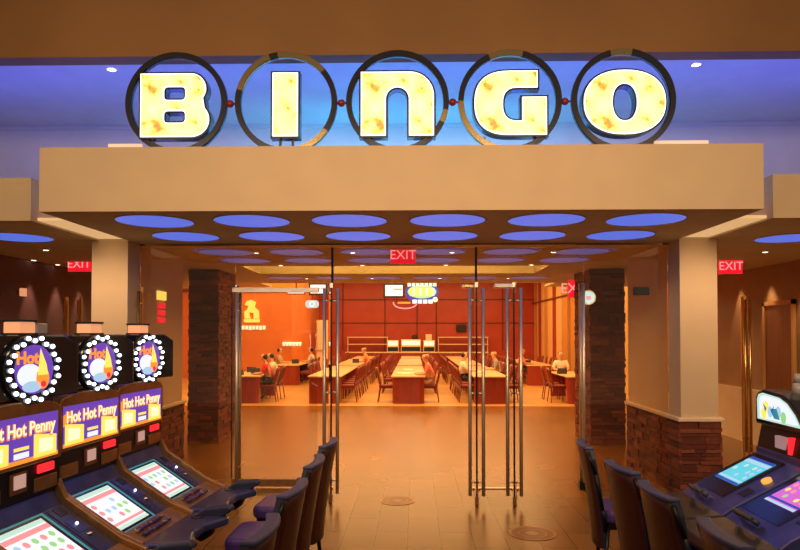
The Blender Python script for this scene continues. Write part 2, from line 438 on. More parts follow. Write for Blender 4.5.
# ---------------------------------------------------------------- entrance glass wall
sbox('trim_header', XL, XR, GY - .02, GY + .02, ZS - .022, ZS, 'bronze')
XL1, XLp, XR1, XR2, XRp = xw(326, GY), xw(237, GY), xw(476, GY), xw(512, GY), xw(582, GY)
def pane(name, x0, x1, z0, z1, lab, n):
    o = MB().box(x0, x1, GY - .006, GY + .006, z0, z1).build(name, 'glass'); return struct(o)
pane('window_1', XL + .01, XLp - .03, .02, ZS - .05, '', 0)
pane('window_2', XRp + .03, XR - .01, .02, ZS - .05, '', 0)
pane('window_3', XLp - .02, XL1 + .07, 2.56, ZS - .05, '', 0)
pane('window_4', XL1 + .09, XR1 - .01, 2.56, ZS - .05, '', 0)
pane('window_5', XR1 + .01, XRp + .02, 2.56, ZS - .05, '', 0)
for i, x in enumerate((XL1 + .08, XR1)):
    sbox('trim_mullion_%d' % i, x - .012, x + .012, GY - .03, GY + .03, 2.5, ZS - .05, 'blackm')

def glass_leaf(hx, hy, width, ang, side, label, pole_mats='steel'):
    """door leaf from its hinge: local +x runs to the free edge"""
    t = empty('glass_door', (hx, hy, 0), R(ang))
    MB().box(.015, width, -.006, .006, .11, 2.44).build('glass_panel', 'glass', t)
    MB().box(0, width, -.02, .02, .015, .11).build('bottom_rail', 'bronze', t, .004)
    MB().box(0, width, -.02, .02, 2.44, 2.5).build('top_rail', 'steel', t, .004)
    MB().box(width - .004, width + .006, -.01, .01, .11, 2.44).build('edge_strip', 'blackm', t)
    for s in (-1, 1):
        h = MB(); x = width - .08
        h.cyl((x, s * .075, .10), (x, s * .075, 2.44), .020, n=14)
        for z in (.25, 1.25, 2.3): h.cyl((x, 0, z), (x, s * .075, z), .010, n=8)
        h.build('pull_handle', pole_mats, t)
    MB().cyl((.03, 0, .0), (.03, 0, .02), .05).build('floor_pivot', 'brass', t)
    tag(t, label, 'door', 'glass entrance doors'); return t
glass_leaf(XL1 + .04, GY, .80, -81, 1, 'frameless glass door leaf standing open, left edge of the central entrance gap')
glass_leaf(XR1 + .0, GY, .86, -95, 1, 'frameless glass door leaf standing open on the right edge of the central entrance gap')
glass_leaf(XR2 + .03, GY, .86, -99, 1, 'frameless glass door leaf standing open, the further right of the two adjacent open leaves')
t = glass_leaf(XL1 - .09, GY, XL1 - XLp - .03, 180, 1, 'closed glass door leaf behind the left row of purple stools')
# fixed pane edge pole on the right
t = empty('glass_panel_pole', (XRp, GY, 0))
h = MB()
for s in (-1, 1):
    h.cyl((0, s * .07, .1), (0, s * .07, 2.55), .022, n=14)
    for z in (.25, 1.3, 2.45): h.cyl((0, 0, z), (0, s * .07, z), .01, n=8)
h.build('pull_handle', 'steel', t)
MB().box(-.05, .06, -.05, .05, 0, .11).build('floor_shoe', 'blackm', t, .006)
tag(t, 'full height steel pull bar and floor shoe at the right fixed glass pane', 'handle')
tag(MB().box(xw(494, GY), xw(516, GY), GY - .05, GY + .05, 2.49, 2.55).build('door_closer', 'steel', bevel=.01), 'steel door closer housing above the right open glass leaf', 'door closer')
tag(MB().box(xw(461, GY), xw(474, GY), GY - .05, GY + .05, 2.49, 2.54).build('door_closer', 'brass', bevel=.01), 'brass door closer housing at the right end of the central entrance gap', 'door closer')
tag(MB().box(XR1 + .04, XR2 - .02, GY - .03, GY + .03, 0, .012).build('door_threshold', 'steel'), 'thin metal floor threshold between the two right open glass doors', 'threshold')

# small round sign and dark plaque on the right glass
t = empty('round_sign', (xw(588, GY), GY - .03, 2.37))
MB().cyl((0, 0, 0), (0, .02, 0), .085, n=28).build('disc', 'e_mint', t)
MB().ringy((0, 0), .09, .075, -.004, .02, 28).build('rim', 'steel', t)
MB().box(-.03, .03, -.004, 0, -.03, .02).build('emblem', 'e_pink', t)
tag(t, 'small round pale green lit sign on the glass by the right pole', 'sign')
tag(MB().box(xw(633, GY), xw(649, GY), GY - .03, GY - .007, 2.40, 2.50).build('plaque', 'blackm', bevel=.004), 'small dark rectangular plaque on the right fixed glass pane', 'plaque')

# ---------------------------------------------------------------- blue ceiling discs, downlights
def disc_light(x, y, z, em, label, group, r=.372):
    t = empty('disc_light', (x, y, z))
    MB().cyl((0, 0, -.004), (0, 0, -.001), r, n=48).build('diffuser', em, t)
    b = MB(); n = 48
    for i in range(n):
        a0, a1 = 2 * math.pi * i / n, 2 * math.pi * (i + 1) / n
        P = lambda a, rr, zz: (rr * math.cos(a), rr * math.sin(a), zz)
        b.face([P(a0, r, -.008), P(a1, r, -.008), P(a1, r + .012, -.008), P(a0, r + .012, -.008)])
        b.face([P(a0, r + .012, -.008), P(a1, r + .012, -.008), P(a1, r + .012, 0), P(a0, r + .012, 0)])
        b.face([P(a0, r, -.008), P(a1, r, -.008), P(a1, r, 0), P(a0, r, 0)])
    b.build('rim', 'soffit', t)
    tag(t, label, 'ceiling light', group)
    return t
ordn = ['leftmost', 'second from the left', 'third from the left', 'third from the right', 'second from the right', 'rightmost']
for j, (yy, em, rown) in enumerate(((6.54, 'e_blue', 'front row at the canopy edge'), (7.58, 'e_blue', 'second row, just before the glass'),
                                    (9.1, 'e_blue2', 'first row behind the glass'), (10.15, 'e_blue2', 'second row behind the glass'), (13.35, 'e_blue2', 'rear row near the hall'))):
    for i in range(6):
        disc_light(((-2.59, .975), (-2.64, 1.0), (-2.6, .98), (-2.6, .98), (-2.6, .98))[j][0] + ((-2.59, .975), (-2.64, 1.0), (-2.6, .98), (-2.6, .98), (-2.6, .98))[j][1] * i, yy, ZS, em, 'round blue ceiling disc, %s, %s' % (ordn[i], rown), 'blue ceiling discs under the canopy')
disc_light(xw(17, 7.6), 7.6, ZB, 'e_blue', 'round blue ceiling disc in the left side bay', 'blue ceiling discs in the side bays')
disc_light(xw(791, 7.85), 7.85, ZB, 'e_blue', 'round blue ceiling disc in the right side bay', 'blue ceiling discs in the side bays')
def downlight(x, y, z, label, group, r=.035):
    t = empty('downlight', (x, y, z))
    MB().cyl((0, 0, -.006), (0, 0, -.002), r, n=16).build('lens', 'e_lamp', t)
    b = MB(); n = 16
    for i in range(n):
        a0, a1 = 2 * math.pi * i / n, 2 * math.pi * (i + 1) / n
        P = lambda a, rr, zz: (rr * math.cos(a), rr * math.sin(a), zz)
        b.face([P(a0, r, -.007), P(a1, r, -.007), P(a1, r + .015, -.001), P(a0, r + .015, -.001)])
    b.build('trim_ring', 'cream', t)
    tag(t, label, 'downlight', group)
o4 = ['leftmost', 'second from the left', 'second from the right', 'rightmost']
for yy, rn in ((9.15, 'front row behind the entrance glass'), (10.85, 'middle row behind the entrance glass'), (13.5, 'rear row before the hall')):
    for i, x in enumerate((-2.2, -.85, .53, 1.93)):
        downlight(x, yy, ZS, 'small recessed downlight, %s, %s' % (o4[i], rn), 'lobby downlights')
for x, yy, l in ((-3.0 * 1.18, 7.6, 'left'), (3.25, 7.6, 'right')):
    downlight(x, yy, 5.02, 'small recessed downlight in the blue recess ceiling, %s side' % l, 'recess downlights', .05)
downlight(xw(45, 8.77), 8.77, ZB, 'small recessed downlight behind the blue disc of the left bay', 'bay downlights')
downlight(xw(33, 10.0), 10.0, ZB, 'small recessed downlight close to the plum wall, nearer', 'bay downlights')
downlight(xw(57, 10.65), 10.65, ZB, 'small recessed downlight close to the plum wall, further in', 'bay downlights')
downlight(xw(766, 9.2), 9.2, ZB, 'small recessed downlight behind the blue disc of the right bay', 'bay downlights')
downlight(xw(756, 11.6), 11.6, ZB, 'small recessed downlight near the brown door of the right corridor', 'bay downlights')
for y in (10.0, 10.75, 11.5):
    spot('wall_washer', (-5.70, y, 3.0), (0, 9, 0), 60, (1, .66, .36), 42)
for y in (10.0, 11.0, 12.0):
    spot('wall_washer', (5.68, y, 3.0), (0, -9, 0), 50, (1, .66, .36), 50)
for sx, nm in ((-1, 'left'), (1, 'right')):
    x = -3.66 if sx < 0 else 3.36
    spot('column_fill_spot', (x, 6.95, 3.0), (42, 0, 0), 42, (1, .66, .36), 110, 1.0, 0.0)  # fill spot without a fitting, added to brighten the column fronts

# light troughs on top of the canopy
for x0, x1, sd in ((-2.99, -2.66, 'left'), (2.28, 2.83, 'right')):
    t = empty('light_trough', ((x0 + x1) / 2, 6.42, 3.395)); hw = (x1 - x0) / 2
    MB().box(-hw, hw, -.06, .09, -.095, 0).box(-hw, hw, -.06, -.05, 0, .02).box(-hw, hw, .06, .09, 0, .30).box(-hw, hw, -.03, .06, 0, .03).build('housing', 'cream', t)
    MB().box(-hw, hw, -.06, -.03, .02, .385).build('diffuser', 'e_trough', t)
    MB().box(-hw + .03, hw - .03, -.02, .02, .1, .14).build('tube', 'e_lamp', t)
    tag(t, 'low cream light trough on top of the canopy at its %s end' % sd, 'light')

# ---------------------------------------------------------------- BINGO sign
def L_B():
    o = [(0, 0), (0, 1), (.78, 1)] + arc(.80, .765, .235, .235, 90, -38, 10) + arc(.80, .275, .285, .275, 42, -90, 12)
    return 1.085, [o, rrect(.37, .58, .71, .79, .06), rrect(.37, .22, .71, .41, .06)]
def L_I(): return .40, [[(0, 0), (0, 1), (.40, 1), (.40, 0)]]
def L_N():
    o = [(0, 0), (0, 1), (.70, 1)] + arc(.76, .62, .38, .38, 90, 0, 10) + [(1.14, 0), (.75, 0), (.75, .58)] + arc(.57, .58, .18, .18, 0, 180, 12) + [(.39, 0)]
    return 1.14, [o]
def sup(cx, cy, rx, ry, a0, a1, n, p=2.5):
    out = []
    for i in range(n + 1):
        a = R(a0 + (a1 - a0) * i / n); c_, s_ = math.cos(a), math.sin(a)
        out.append((cx + rx * math.copysign(abs(c_) ** (2 / p), c_), cy + ry * math.copysign(abs(s_) ** (2 / p), s_)))
    return out
def L_G():
    o = [(.98, 1)] + sup(.55, .5, .55, .5, 90, 270, 26) + [(1.12, 0), (1.12, .59), (.74, .59), (.74, .22)] + sup(.66, .48, .22, .26, 270, 90, 14) + [(.98, .74)]
    return 1.12, [o]
def L_O():
    return 1.26, [sup(.63, .5, .63, .5, 0, 360, 48, 2.3)[:-1], sup(.63, .5, .19, .29, 0, 360, 30, 2.2)[:-1]]
def inset(loops, d):
    out = []
    for L in loops:
        pts = [p for i, p in enumerate(L) if math.dist(p, L[i - 1]) > 1e-4]
        ar = sum(pts[i - 1][0] * pts[i][1] - pts[i][0] * pts[i - 1][1] for i in range(len(pts)))
        sg = 1 if ar > 0 else -1
        if L is not loops[0]: sg = -sg
        q = []
        for i, p in enumerate(pts):
            a = Vector(pts[i - 1]); b = Vector(p); c_ = Vector(pts[(i + 1) % len(pts)])
            e1 = (b - a).normalized(); e2 = (c_ - b).normalized()
            n1 = Vector((-e1.y, e1.x)) * sg; n2 = Vector((-e2.y, e2.x)) * sg
            n = (n1 + n2); n = n.normalized() if n.length > 1e-5 else n1
            k = max(.5, n.dot(n1)); v = b + n * (d / k); q.append((v.x, v.y))
        out.append(q)
    return out
SY = 6.22; ppm = FP / SY
letters = (('B', L_B, 175.3, 'letter B on the far left'), ('I', L_I, 285.5, 'letter I'), ('N', L_N, 397.5, 'arched letter N in the middle'),
           ('G', L_G, 510.5, 'letter G'), ('O', L_O, 624.5, 'letter O on the far right'))
H = 64.0 / ppm
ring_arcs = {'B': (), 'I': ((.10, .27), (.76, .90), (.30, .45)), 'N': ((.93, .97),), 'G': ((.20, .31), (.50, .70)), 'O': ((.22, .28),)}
for nm, fn, px, lb in letters:
    wd, loops = fn()
    cx = xw(px, SY); zb = HZ + (333 - 136) / ppm
    t = empty('sign_letter', (cx, SY, 3.30))
    lp = [[((x - wd / 2) * H, y * H) for x, y in L] for L in loops]
    rot = (R(90), 0, 0)
    outer = inset(lp, -.018); face = inset(lp, .012)
    curve_mesh('letter_case', outer, .10, 'ring', t, (0, 0, zb - 3.30), rot)
    curve_mesh('letter_rim', lp, .012, 'e_rim', t, (0, -.056, zb - 3.30), rot)
    curve_mesh('letter_face', face, .008, 'letter', t, (0, -.064, zb - 3.30), rot)
    cz = HZ + (333 - 100.5) / ppm - 3.30
    arcs = ring_arcs[nm]
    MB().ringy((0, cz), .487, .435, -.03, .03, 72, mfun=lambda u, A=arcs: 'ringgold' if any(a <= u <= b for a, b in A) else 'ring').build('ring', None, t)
    hw = wd * H / 2
    for s in (-1, 1):
        x = s * (hw - .10 if nm != 'I' else .06)
        MB().cyl((x, .02, 0), (x, .02, zb - 3.30), .013, n=10).build('stand_leg', 'steel', t)
    tag(t, 'illuminated yellow %s inside a metal ring on the canopy' % lb, 'sign letter', 'letters of the bingo sign')
for i, px in enumerate((229, 341, 453, 566)):
    o = MB().sphere((0, 0, 0), .036, n=16).cyl((-.055, 0, 0), (.055, 0, 0), .01, n=8).build('ring_connector', 'redball', loc=(xw(px, SY), SY, HZ + (333 - 101) / ppm))
    tag(o, 'small dark red ball joining the rings around %s' % (('B and I', 'I and N', 'N and G', 'G and O')[i]), 'connector', 'ring connectors of the bingo sign')

# ---------------------------------------------------------------- exit signs
def exit_sign(x, y, z, w_, h_, label, top=None, em='e_red'):
    t = empty('exit_sign', (x, y, z))
    MB().box(-w_ / 2, w_ / 2, -.02, .02, -h_ / 2, h_ / 2).build('panel', em, t, .004)
    text_mesh('lettering', 'EXIT', h_ * .8, 'e_redlet', t, (0, -.024, 0), depth=.004)
    if top: MB().cyl((0, 0, h_ / 2), (0, 0, top - z), .008, n=8).build('hanger', 'blackm', t)
    tag(t, label, 'exit sign')
exit_sign(xw(403, 8.9), 8.9, 2.98, .34, .22, 'red lit exit sign hanging behind the glass above the central opening', ZS + .03)
exit_sign(xw(79, 10.3), 10.3, HZ + (333 - 263.5) / 660 * 10.3, .36, .23, 'red lit exit sign in the left side corridor', ZB)
exit_sign(xw(731, 10.3), 10.3, HZ + (333 - 267) / 660 * 10.3, .36, .23, 'red lit exit sign in the right side corridor', ZB)
exit_sign(xw(575, 12.9), 12.9, HZ + (333 - 289) / 660 * 12.9, .26, .34, 'red lit exit sign beside the right inner stone pier', ZS)

# ---------------------------------------------------------------- side corridor fittings
for x, y, lb in ((xw(64, 10.3), 10.3, 'left corridor, outer bar'), (xw(78, 10.3), 10.3, 'left corridor, inner bar'), (xw(750, 10.3), 10.3, 'right corridor, outer bar'), (xw(745, 10.3), 10.3, 'right corridor, inner bar'),
                 (xw(141, 8.18), 8.10, 'at the left end of the entrance glass'), (xw(153, 8.75), 8.75, 'on the left return wall, middle bar'), (xw(168, 9.3), 9.3, 'on the left return wall, furthest bar')):
    o = MB().cyl((x, y, .1), (x, y, 2.45), .02, n=12).cyl((x, y, .3), (x, y + .08, .3), .01, n=8).cyl((x, y, 2.3), (x, y + .08, 2.3), .01, n=8).box(x - .02, x + .02, y + .07, y + .09, 0, 2.5).build('pull_bar', 'brass')
    tag(o, 'tall brass pull bar, ' + lb, 'handle', 'tall brass pull bars')
t = empty('wooden_door', (5.89, 10.35, 0))
MB().box(-.03, .0, 0, .78, 0, 2.38).build('door_leaf', 'browndoor', t, .004)
MB().box(-.05, 0, -.06, 0, 0, 2.45).box(-.05, 0, .78, .84, 0, 2.45).box(-.05, 0, -.06, .84, 2.38, 2.45).build('door_frame', 'amberwood', t)
MB().cyl((-.03, .07, 1.02), (-.09, .07, 1.02), .015).box(-.1, -.085, .06, .18, 1.01, 1.03).build('door_handle', 'brass', t)
tag(t, 'brown wooden door in the tan wall of the right corridor', 'door')
for x, y, z, lb in ((-5.89, 9.75, 2.54, 'plum wall at the far left'), (5.89, 10.0, 2.48, 'tan wall at the far right')):
    s = -1 if x > 0 else 1
    t = empty('wall_sconce', (x, y, z))
    MB().box(*sorted((0, s * .02)), -.06, .06, -.05, .05).build('backplate', 'brass', t)
    MB().box(*sorted((s * .02, s * .07)), -.055, .055, -.06, .06).build('shade', 'e_candle', t, .006)
    tag(t, 'small square amber wall lamp on the ' + lb, 'wall lamp')
t = empty('poster_board', (XL + .012, 8.95, 2.35))
MB().box(-.012, .01, -.15, .15, .03, .15).build('upper_panel', 'e_yellow', t)
for q in range(3): MB().box(-.012, .01, -.12, .12, -.08 - .1 * q, -.01 - .1 * q).build('lower_panel', 'e_red', t)
tag(t, 'small lit yellow over red notice on the left return wall behind glass', 'notice')

# floor medallions
for x, y, r, lb in ((xw(397.5, 7.63), 7.63, .20, 'nearer the doors'), (xw(531.5, 6.42), 6.42, .225, 'nearer the right stools')):
    t = empty('floor_medallion', (x, y, 0))
    MB().cyl((0, 0, 0), (0, 0, .003), r, n=40).build('plate', 'browndoor', t)
    for k, (ro, ri) in enumerate(((r, r * .88), (r * .62, r * .55), (r * .25, r * .01))):
        b = MB(); n = 40
        for i in range(n):
            a0, a1 = 2 * math.pi * i / n, 2 * math.pi * (i + 1) / n
            b.face([(rr * math.cos(a), rr * math.sin(a), .0045) for a, rr in ((a0, ri), (a1, ri), (a1, ro), (a0, ro))])
        b.build('inlay_ring', 'bronze', t)
    tag(t, 'round inlaid metal floor medallion ' + lb, 'floor medallion', 'floor medallions')

# ================================================================ HALL FURNITURE
def hall_table(x, y0, y1, label):
    t = empty('bingo_table', (x, y0, 0)); L = y1 - y0; hw = .47
    r = .14
    poly = arc(hw - r, r, r, r, -90, 0, 6) + [(hw, L), (-hw, L)] + arc(-hw + r, r, r, r, 180, 270, 6)
    MB().prism(poly, .715, .75, axis='z').build('table_top', 'tabletop', t, .006)
    poly2 = [(a * .93, b * 1.0 + .05 * (1 - b / L) - .03 * (b / L)) for a, b in poly]
    hwb = hw * .93
    p = MB(); p.prism(arc(hwb - r, r + .03, r, r, -90, 0, 6) + [(hwb, .30), (-hwb, .30)] + arc(-hwb + r, r + .03, r, r, 180, 270, 6), 0.0, .715, axis='z')
    p.build('end_panel', 'redlam', t)
    MB().box(-hwb, hwb, L - .08, L - .03, 0, .715).build('end_panel', 'redlam', t)
    MB().box(-.02, .02, .3, L - .08, .08, .715).build('centre_panel', 'redlam', t)
    tag(t, label, 'table', 'long bingo tables in the hall'); return t

def chair_proto():
    t = empty('banquet_chair', (0, 0, 0))
    s = MB(); s.prism(rrect(-.22, -.22, .22, .22, .06), .43, .48, axis='z'); s.build('seat', 'chairpad', t, .012)
    # back: at local -x, curved, leaning
    b = MB(); n = 8; V = []
    for j in range(7):
        u = j / 6; z = .50 + .46 * u; w_ = .19 + .02 * math.sin(u * 3.14) - .04 * max(0, u - .8) * 5 * .6
        row = []
        for i in range(n + 1):
            v = -1 + 2 * i / n; row.append((-.20 - .10 * u - .03 * (1 - v * v), v * w_, z))
        V.append(row)
    def grid(off):
        return [[b.bm.verts.new((p[0] + off, p[1], p[2])) for p in r_] for r_ in V]
    A = grid(0); B = grid(.035)
    for j in range(6):
        for i in range(n):
            for G, fl in ((A, 0), (B, 1)):
                q = [G[j][i], G[j][i + 1], G[j + 1][i + 1], G[j + 1][i]]; b.bm.faces.new(q[::-1] if fl else q).smooth = True
    edge = [(0, i) for i in range(n + 1)] + [(j, n) for j in range(1, 7)] + [(6, i) for i in range(n - 1, -1, -1)] + [(j, 0) for j in range(5, 0, -1)]
    for k in range(len(edge)):
        a, c_ = edge[k], edge[(k + 1) % len(edge)]
        b.bm.faces.new([A[a[0]][a[1]], B[a[0]][a[1]], B[c_[0]][c_[1]], A[c_[0]][c_[1]]])
    b.build('backrest', 'chairwood', t)
    MB().prism(rrect(-.20, -.20, .20, .20, .03), .39, .43, axis='z').build('seat_frame', 'chairwood', t)
    for sx_, sy_ in ((1, 1), (1, -1), (-1, 1), (-1, -1)):
        if sx_ > 0: MB().cyl((.18, sy_ * .17, .42), (.20, sy_ * .18, 0), .018, .013, n=8).build('leg', 'chairwood', t)
        else: MB().cyl((-.18, sy_ * .17, .60), (-.19, sy_ * .17, .42), .016, .018, n=8).cyl((-.19, sy_ * .17, .42), (-.25, sy_ * .18, 0), .018, .013, n=8).build('leg', 'chairwood', t)
    return t
chair0 = chair_proto()
used = [False]
def far_chair_mesh():
    b = MB()
    b.prism(rrect(-.22, -.22, .22, .22, .06), .41, .48, axis='z', m='chairpad')
    for a, c_ in (((-.20, .50), (-.25, .72)), ((-.25, .72), (-.30, .95))):
        b.prism([(a[0], a[1]), (c_[0], c_[1]), (c_[0] + .035, c_[1]), (a[0] + .035, a[1])], -.2, .2, m='chairwood')
    for sx_, sy_ in ((1, 1), (1, -1), (-1, 1), (-1, -1)): b.cyl((sx_ * .2, sy_ * .18, 0), (sx_ * .18, sy_ * .17, .5), .016, n=6, m='chairwood')
    return b.build('banquet_chair')
farc = far_chair_mesh(); fused = [False]
NUM = ['first', 'second', 'third', 'fourth', 'fifth', 'sixth', 'seventh']
def chair(x, y, face, far, label, group):
    rz = (math.pi if face < 0 else 0) + random.uniform(-.12, .12)
    if far:
        o = farc if not fused[0] else farc.copy()
        if fused[0]: COL.objects.link(o)
        fused[0] = True
    else:
        o = chair0 if not used[0] else copy_tree(chair0); used[0] = True
    o.location = (x, y, 0); o.rotation_euler = (0, 0, rz)
    tag(o, label, 'chair', group)
cols = ((-4.7, 'far left'), (-2.45, 'left middle'), (-.15, 'centre'), (2.1, 'right middle'), (4.62, 'far right'))
for ci, (x, cn) in enumerate(cols):
    short = ci in (0, 4)
    segs = ((18.0, 20.4, 'front'), (24.3, 29.9, 'second')) if short else ((18.0, 23.7, 'front'), (24.5, 30.0, 'second'), (30.8, 34.0, 'rear'))
    if ci == 0: segs = ((18.0, 20.4, 'front'), (24.3, 27.2, 'second'))
    for y0, y1, tn in segs:
        hall_table(x, y0, y1, 'long cherry and maple bingo table, %s of the %s row' % (tn, cn))
        n = int((y1 - y0 - .3) / .86)
        for sd in (-1, 1):
            for k in range(n):
                if ci == 1 and sd < 0 and tn == 'front' and k < 3: continue
                if ci == 2 and tn == 'front' and k in (1, 2): continue
                yc = y0 + .55 + k * .86
                lab = '%s maroon chair back from the entrance, %s side of the %s table, %s row' % (NUM[k], 'left' if sd < 0 else 'right', tn, cn)
                chair(x + sd * .60, yc, -sd, y0 > 28, lab, 'maroon chairs around the bingo tables')

# ---------------------------------------------------------------- people (one skinned body, clothes as children)
def skin_mesh(name, joints, edges, root=0, sub=1):
    me = bpy.data.meshes.new(name); me.from_pydata([j[0] for j in joints], edges, [])
    o = bpy.data.objects.new('tmp', me); COL.objects.link(o)
    sm = o.modifiers.new('skin', 'SKIN'); sm.use_smooth_shade = True
    if sub:
        ss = o.modifiers.new('sub', 'SUBSURF'); ss.levels = sub; ss.render_levels = sub
    sv = me.skin_vertices[0].data if me.skin_vertices else None
    if sv is None:
        bm = bmesh.new(); bm.from_mesh(me); bm.verts.layers.skin.verify(); bm.to_mesh(me); bm.free(); sv = me.skin_vertices[0].data
    for i, j in enumerate(joints):
        r = j[1]; sv[i].radius = r if isinstance(r, tuple) else (r, r); sv[i].use_root = (i == root)
    dg = bpy.context.evaluated_depsgraph_get(); dg.update()
    out = bpy.data.meshes.new_from_object(o.evaluated_get(dg)); out.name = name
    bpy.data.objects.remove(o); bpy.data.meshes.remove(me)
    for p in out.polygons: p.use_smooth = True
    return out
def seated(lean=.0):
    """seated figure facing +x on a .47 m seat, forearms on a .75 m table"""
    def tz(z): return lean * max(0, z - .55) / .7
    J = []; E = []
    def add(p, r, par=None):
        J.append((p, r)); i = len(J) - 1
        if par is not None: E.append((par, i))
        return i
    pel = add((0, 0, .57), (.13, .15))
    wst = add((.0 + tz(.72), 0, .74), (.11, .135), pel)
    ch = add((.02 + tz(.95), 0, .93), (.12, .15), wst)
    nk0 = add((.01 + tz(1.06), 0, 1.05), .065, ch)
    nk = add((.03 + tz(1.12), 0, 1.12), .05, nk0)
    h1 = add((.06 + tz(1.2), 0, 1.19), (.075, .065), nk)
    h2 = add((.065 + tz(1.26), 0, 1.26), (.092, .078), h1)
    h3 = add((.05 + tz(1.33), 0, 1.335), (.06, .055), h2)
    ids = {}
    for s in (-1, 1):
        sh = add((.01 + tz(1.02), s * .165, 1.01), .062, ch)
        el = add((.12 + tz(.8), s * .235, .80), .045, sh)
        wr = add((.34 + tz(.8), s * .14, .785), .030, el)
        pm = add((.40 + tz(.8), s * .115, .782), (.022, .036), wr)
        for q, (dy, ln) in enumerate(((-.028, .055), (-.010, .068), (.009, .062), (.027, .048))):
            f1 = add((.43 + tz(.8), s * .112 + dy, .785), .0095, pm); add((.43 + ln * .6 + tz(.8), s * .112 + dy * 1.2, .780), .008, f1)
        th = add((.375 + tz(.8), s * .075, .785), .011, pm); add((.41 + tz(.8), s * .06, .776), .009, th)
        hp = add((.04, s * .10, .55), .088, pel)
        kn = add((.42, s * .12, .52), .062, hp)
        cf = add((.43, s * .12, .34), .055, kn)
        an = add((.40, s * .12, .10), .037, cf)
        to = add((.53, s * .13, .045), (.045, .03), an)
        ids[s] = (sh, el, wr, hp, kn, cf, an, to)
    body = skin_mesh('person_body', J, E)
    def sub_sk(idx, grow, cut=None):
        mp = {a: i for i, a in enumerate(idx)}
        jj = []
        for a in idx:
            r = J[a][1]; r = r if isinstance(r, tuple) else (r, r)
            jj.append((J[a][0], (r[0] + grow, r[1] + grow)))
        ee = [(mp[a], mp[b_]) for a, b_ in E if a in mp and b_ in mp]
        return skin_mesh('garment', jj, ee)
    shirt = sub_sk([pel, wst, ch, nk0] + [ids[s][k] for s in (-1, 1) for k in (0, 1)], .014)
    pants = sub_sk([pel] + [ids[s][k] for s in (-1, 1) for k in (3, 4, 5, 6)], .010)
    hj = [((.05 + tz(1.26), 0, 1.315), (.108, .094)), ((.0 + tz(1.26), 0, 1.26), (.098, .095)), ((.0 + tz(1.16), 0, 1.17), (.05, .065))]
    hair = skin_mesh('hair', hj, [(0, 1), (1, 2)])
    shoes = []
    for s in (-1, 1):
        b = MB(); b.sphere((.47, s * .128, .045), .05, n=12, sc=(2.3, .95, .85)); shoes.append(b)
    face = MB()
    hx = .065 + tz(1.26)
    for s in (-1, 1): face.sphere((hx + .088, s * .030, 1.265), .009, n=8)
    face_m = face
    nose = MB().sphere((hx + .098, 0, 1.24), .014, n=8, sc=(1, .7, 1.3)); 
    for s in (-1, 1): nose.sphere((hx - .005, s * .083, 1.25), .018, n=8, sc=(.8, .4, 1.2))
    mouth = MB().sphere((hx + .086, 0, 1.205), .016, n=8, sc=(.4, 1.2, .3))
    return body, shirt, pants, hair, shoes, face_m, nose, mouth
POSES = {}
for key, ln in (('up', .03), ('lean', .14)):
    b_, s_, p_, h_, sh_, f_, n_, m_ = seated(ln)
    fo = f_.build('eyes', 'hairdark'); no = n_.build('nose_and_ears', 'skin'); mo = m_.build('mouth', 'c_coral')
    so = [q.build('shoe', 'shoe') for q in sh_]
    POSES[key] = (b_, s_, p_, h_, [fo, no, mo] + so)
def inst(me, name, m, parent):
    me = me.copy(); me.materials.clear(); me.materials.append(M[m]); o = bpy.data.objects.new(name, me); COL.objects.link(o); o.parent = parent; return o
def person(x, y, face, pose, top, bottom, hair, label, rz=None):
    B, Sh, P, Hr, extra = POSES[pose]
    t = empty('person', (x, y, 0), (0 if face > 0 else math.pi) if rz is None else rz)
    inst(B, 'body', 'skin', t); inst(Sh, 'shirt', top, t); inst(P, 'trousers', bottom, t); inst(Hr, 'hair', hair, t)
    for e in extra:
        c_ = e.copy(); COL.objects.link(c_); c_.parent = t
    tag(t, label, 'person')
person(.50, 18.55, -1, 'lean', 'c_coral', 'c_pinkpant', 'hairlight', 'person with sandy hair in a coral top seated at the centre front table')
person(-4.06, 18.6, -1, 'lean', 'c_red', 'c_dark', 'hairdark', 'person in a red shirt seated at the far left front table')
person(-4.06, 19.45, -1, 'lean', 'c_white', 'c_grey', 'hairdark', 'person in a pale shirt seated right behind the person in red')
person(1.48, 20.27, 1, 'up', 'c_white', 'c_dark', 'hairdark', 'person in a white shirt seated at the left side of the right middle front table')
person(2.72, 21.1, -1, 'lean', 'c_grey', 'c_dark', 'hairlight', 'person in a grey top leaning over the right middle front table')
person(4.0, 24.85, 1, 'up', 'c_orange', 'c_dark', 'hairdark', 'person in an orange top at the second table of the far right row')
o = copy_tree(chair0); o.location = (4.62, 20.95, 0); o.rotation_euler = (0, 0, -math.pi / 2)
tag(o, 'maroon chair at the far end of the far right front table', 'chair', 'maroon chairs around the bingo tables')
person(4.62, 20.95, 1, 'up', 'c_white', 'c_dark', 'hairdark', 'dark haired person in a pale top facing the entrance, far right front table', -math.pi / 2)
person(-5.30, 25.7, 1, 'up', 'c_tan', 'c_dark', 'hairdark', 'person in a tan top behind the far left second table')
person(-4.10, 26.6, -1, 'up', 'c_white', 'c_dark', 'hairdark', 'person in a white top at the right side of the far left second table')
person(-1.85, 26.75, -1, 'lean', 'c_orange', 'c_grey', 'hairlight', 'person with sandy hair in an orange top at the second left middle table')
for k in POSES:
    for e in POSES[k][4]: bpy.data.objects.remove(e)

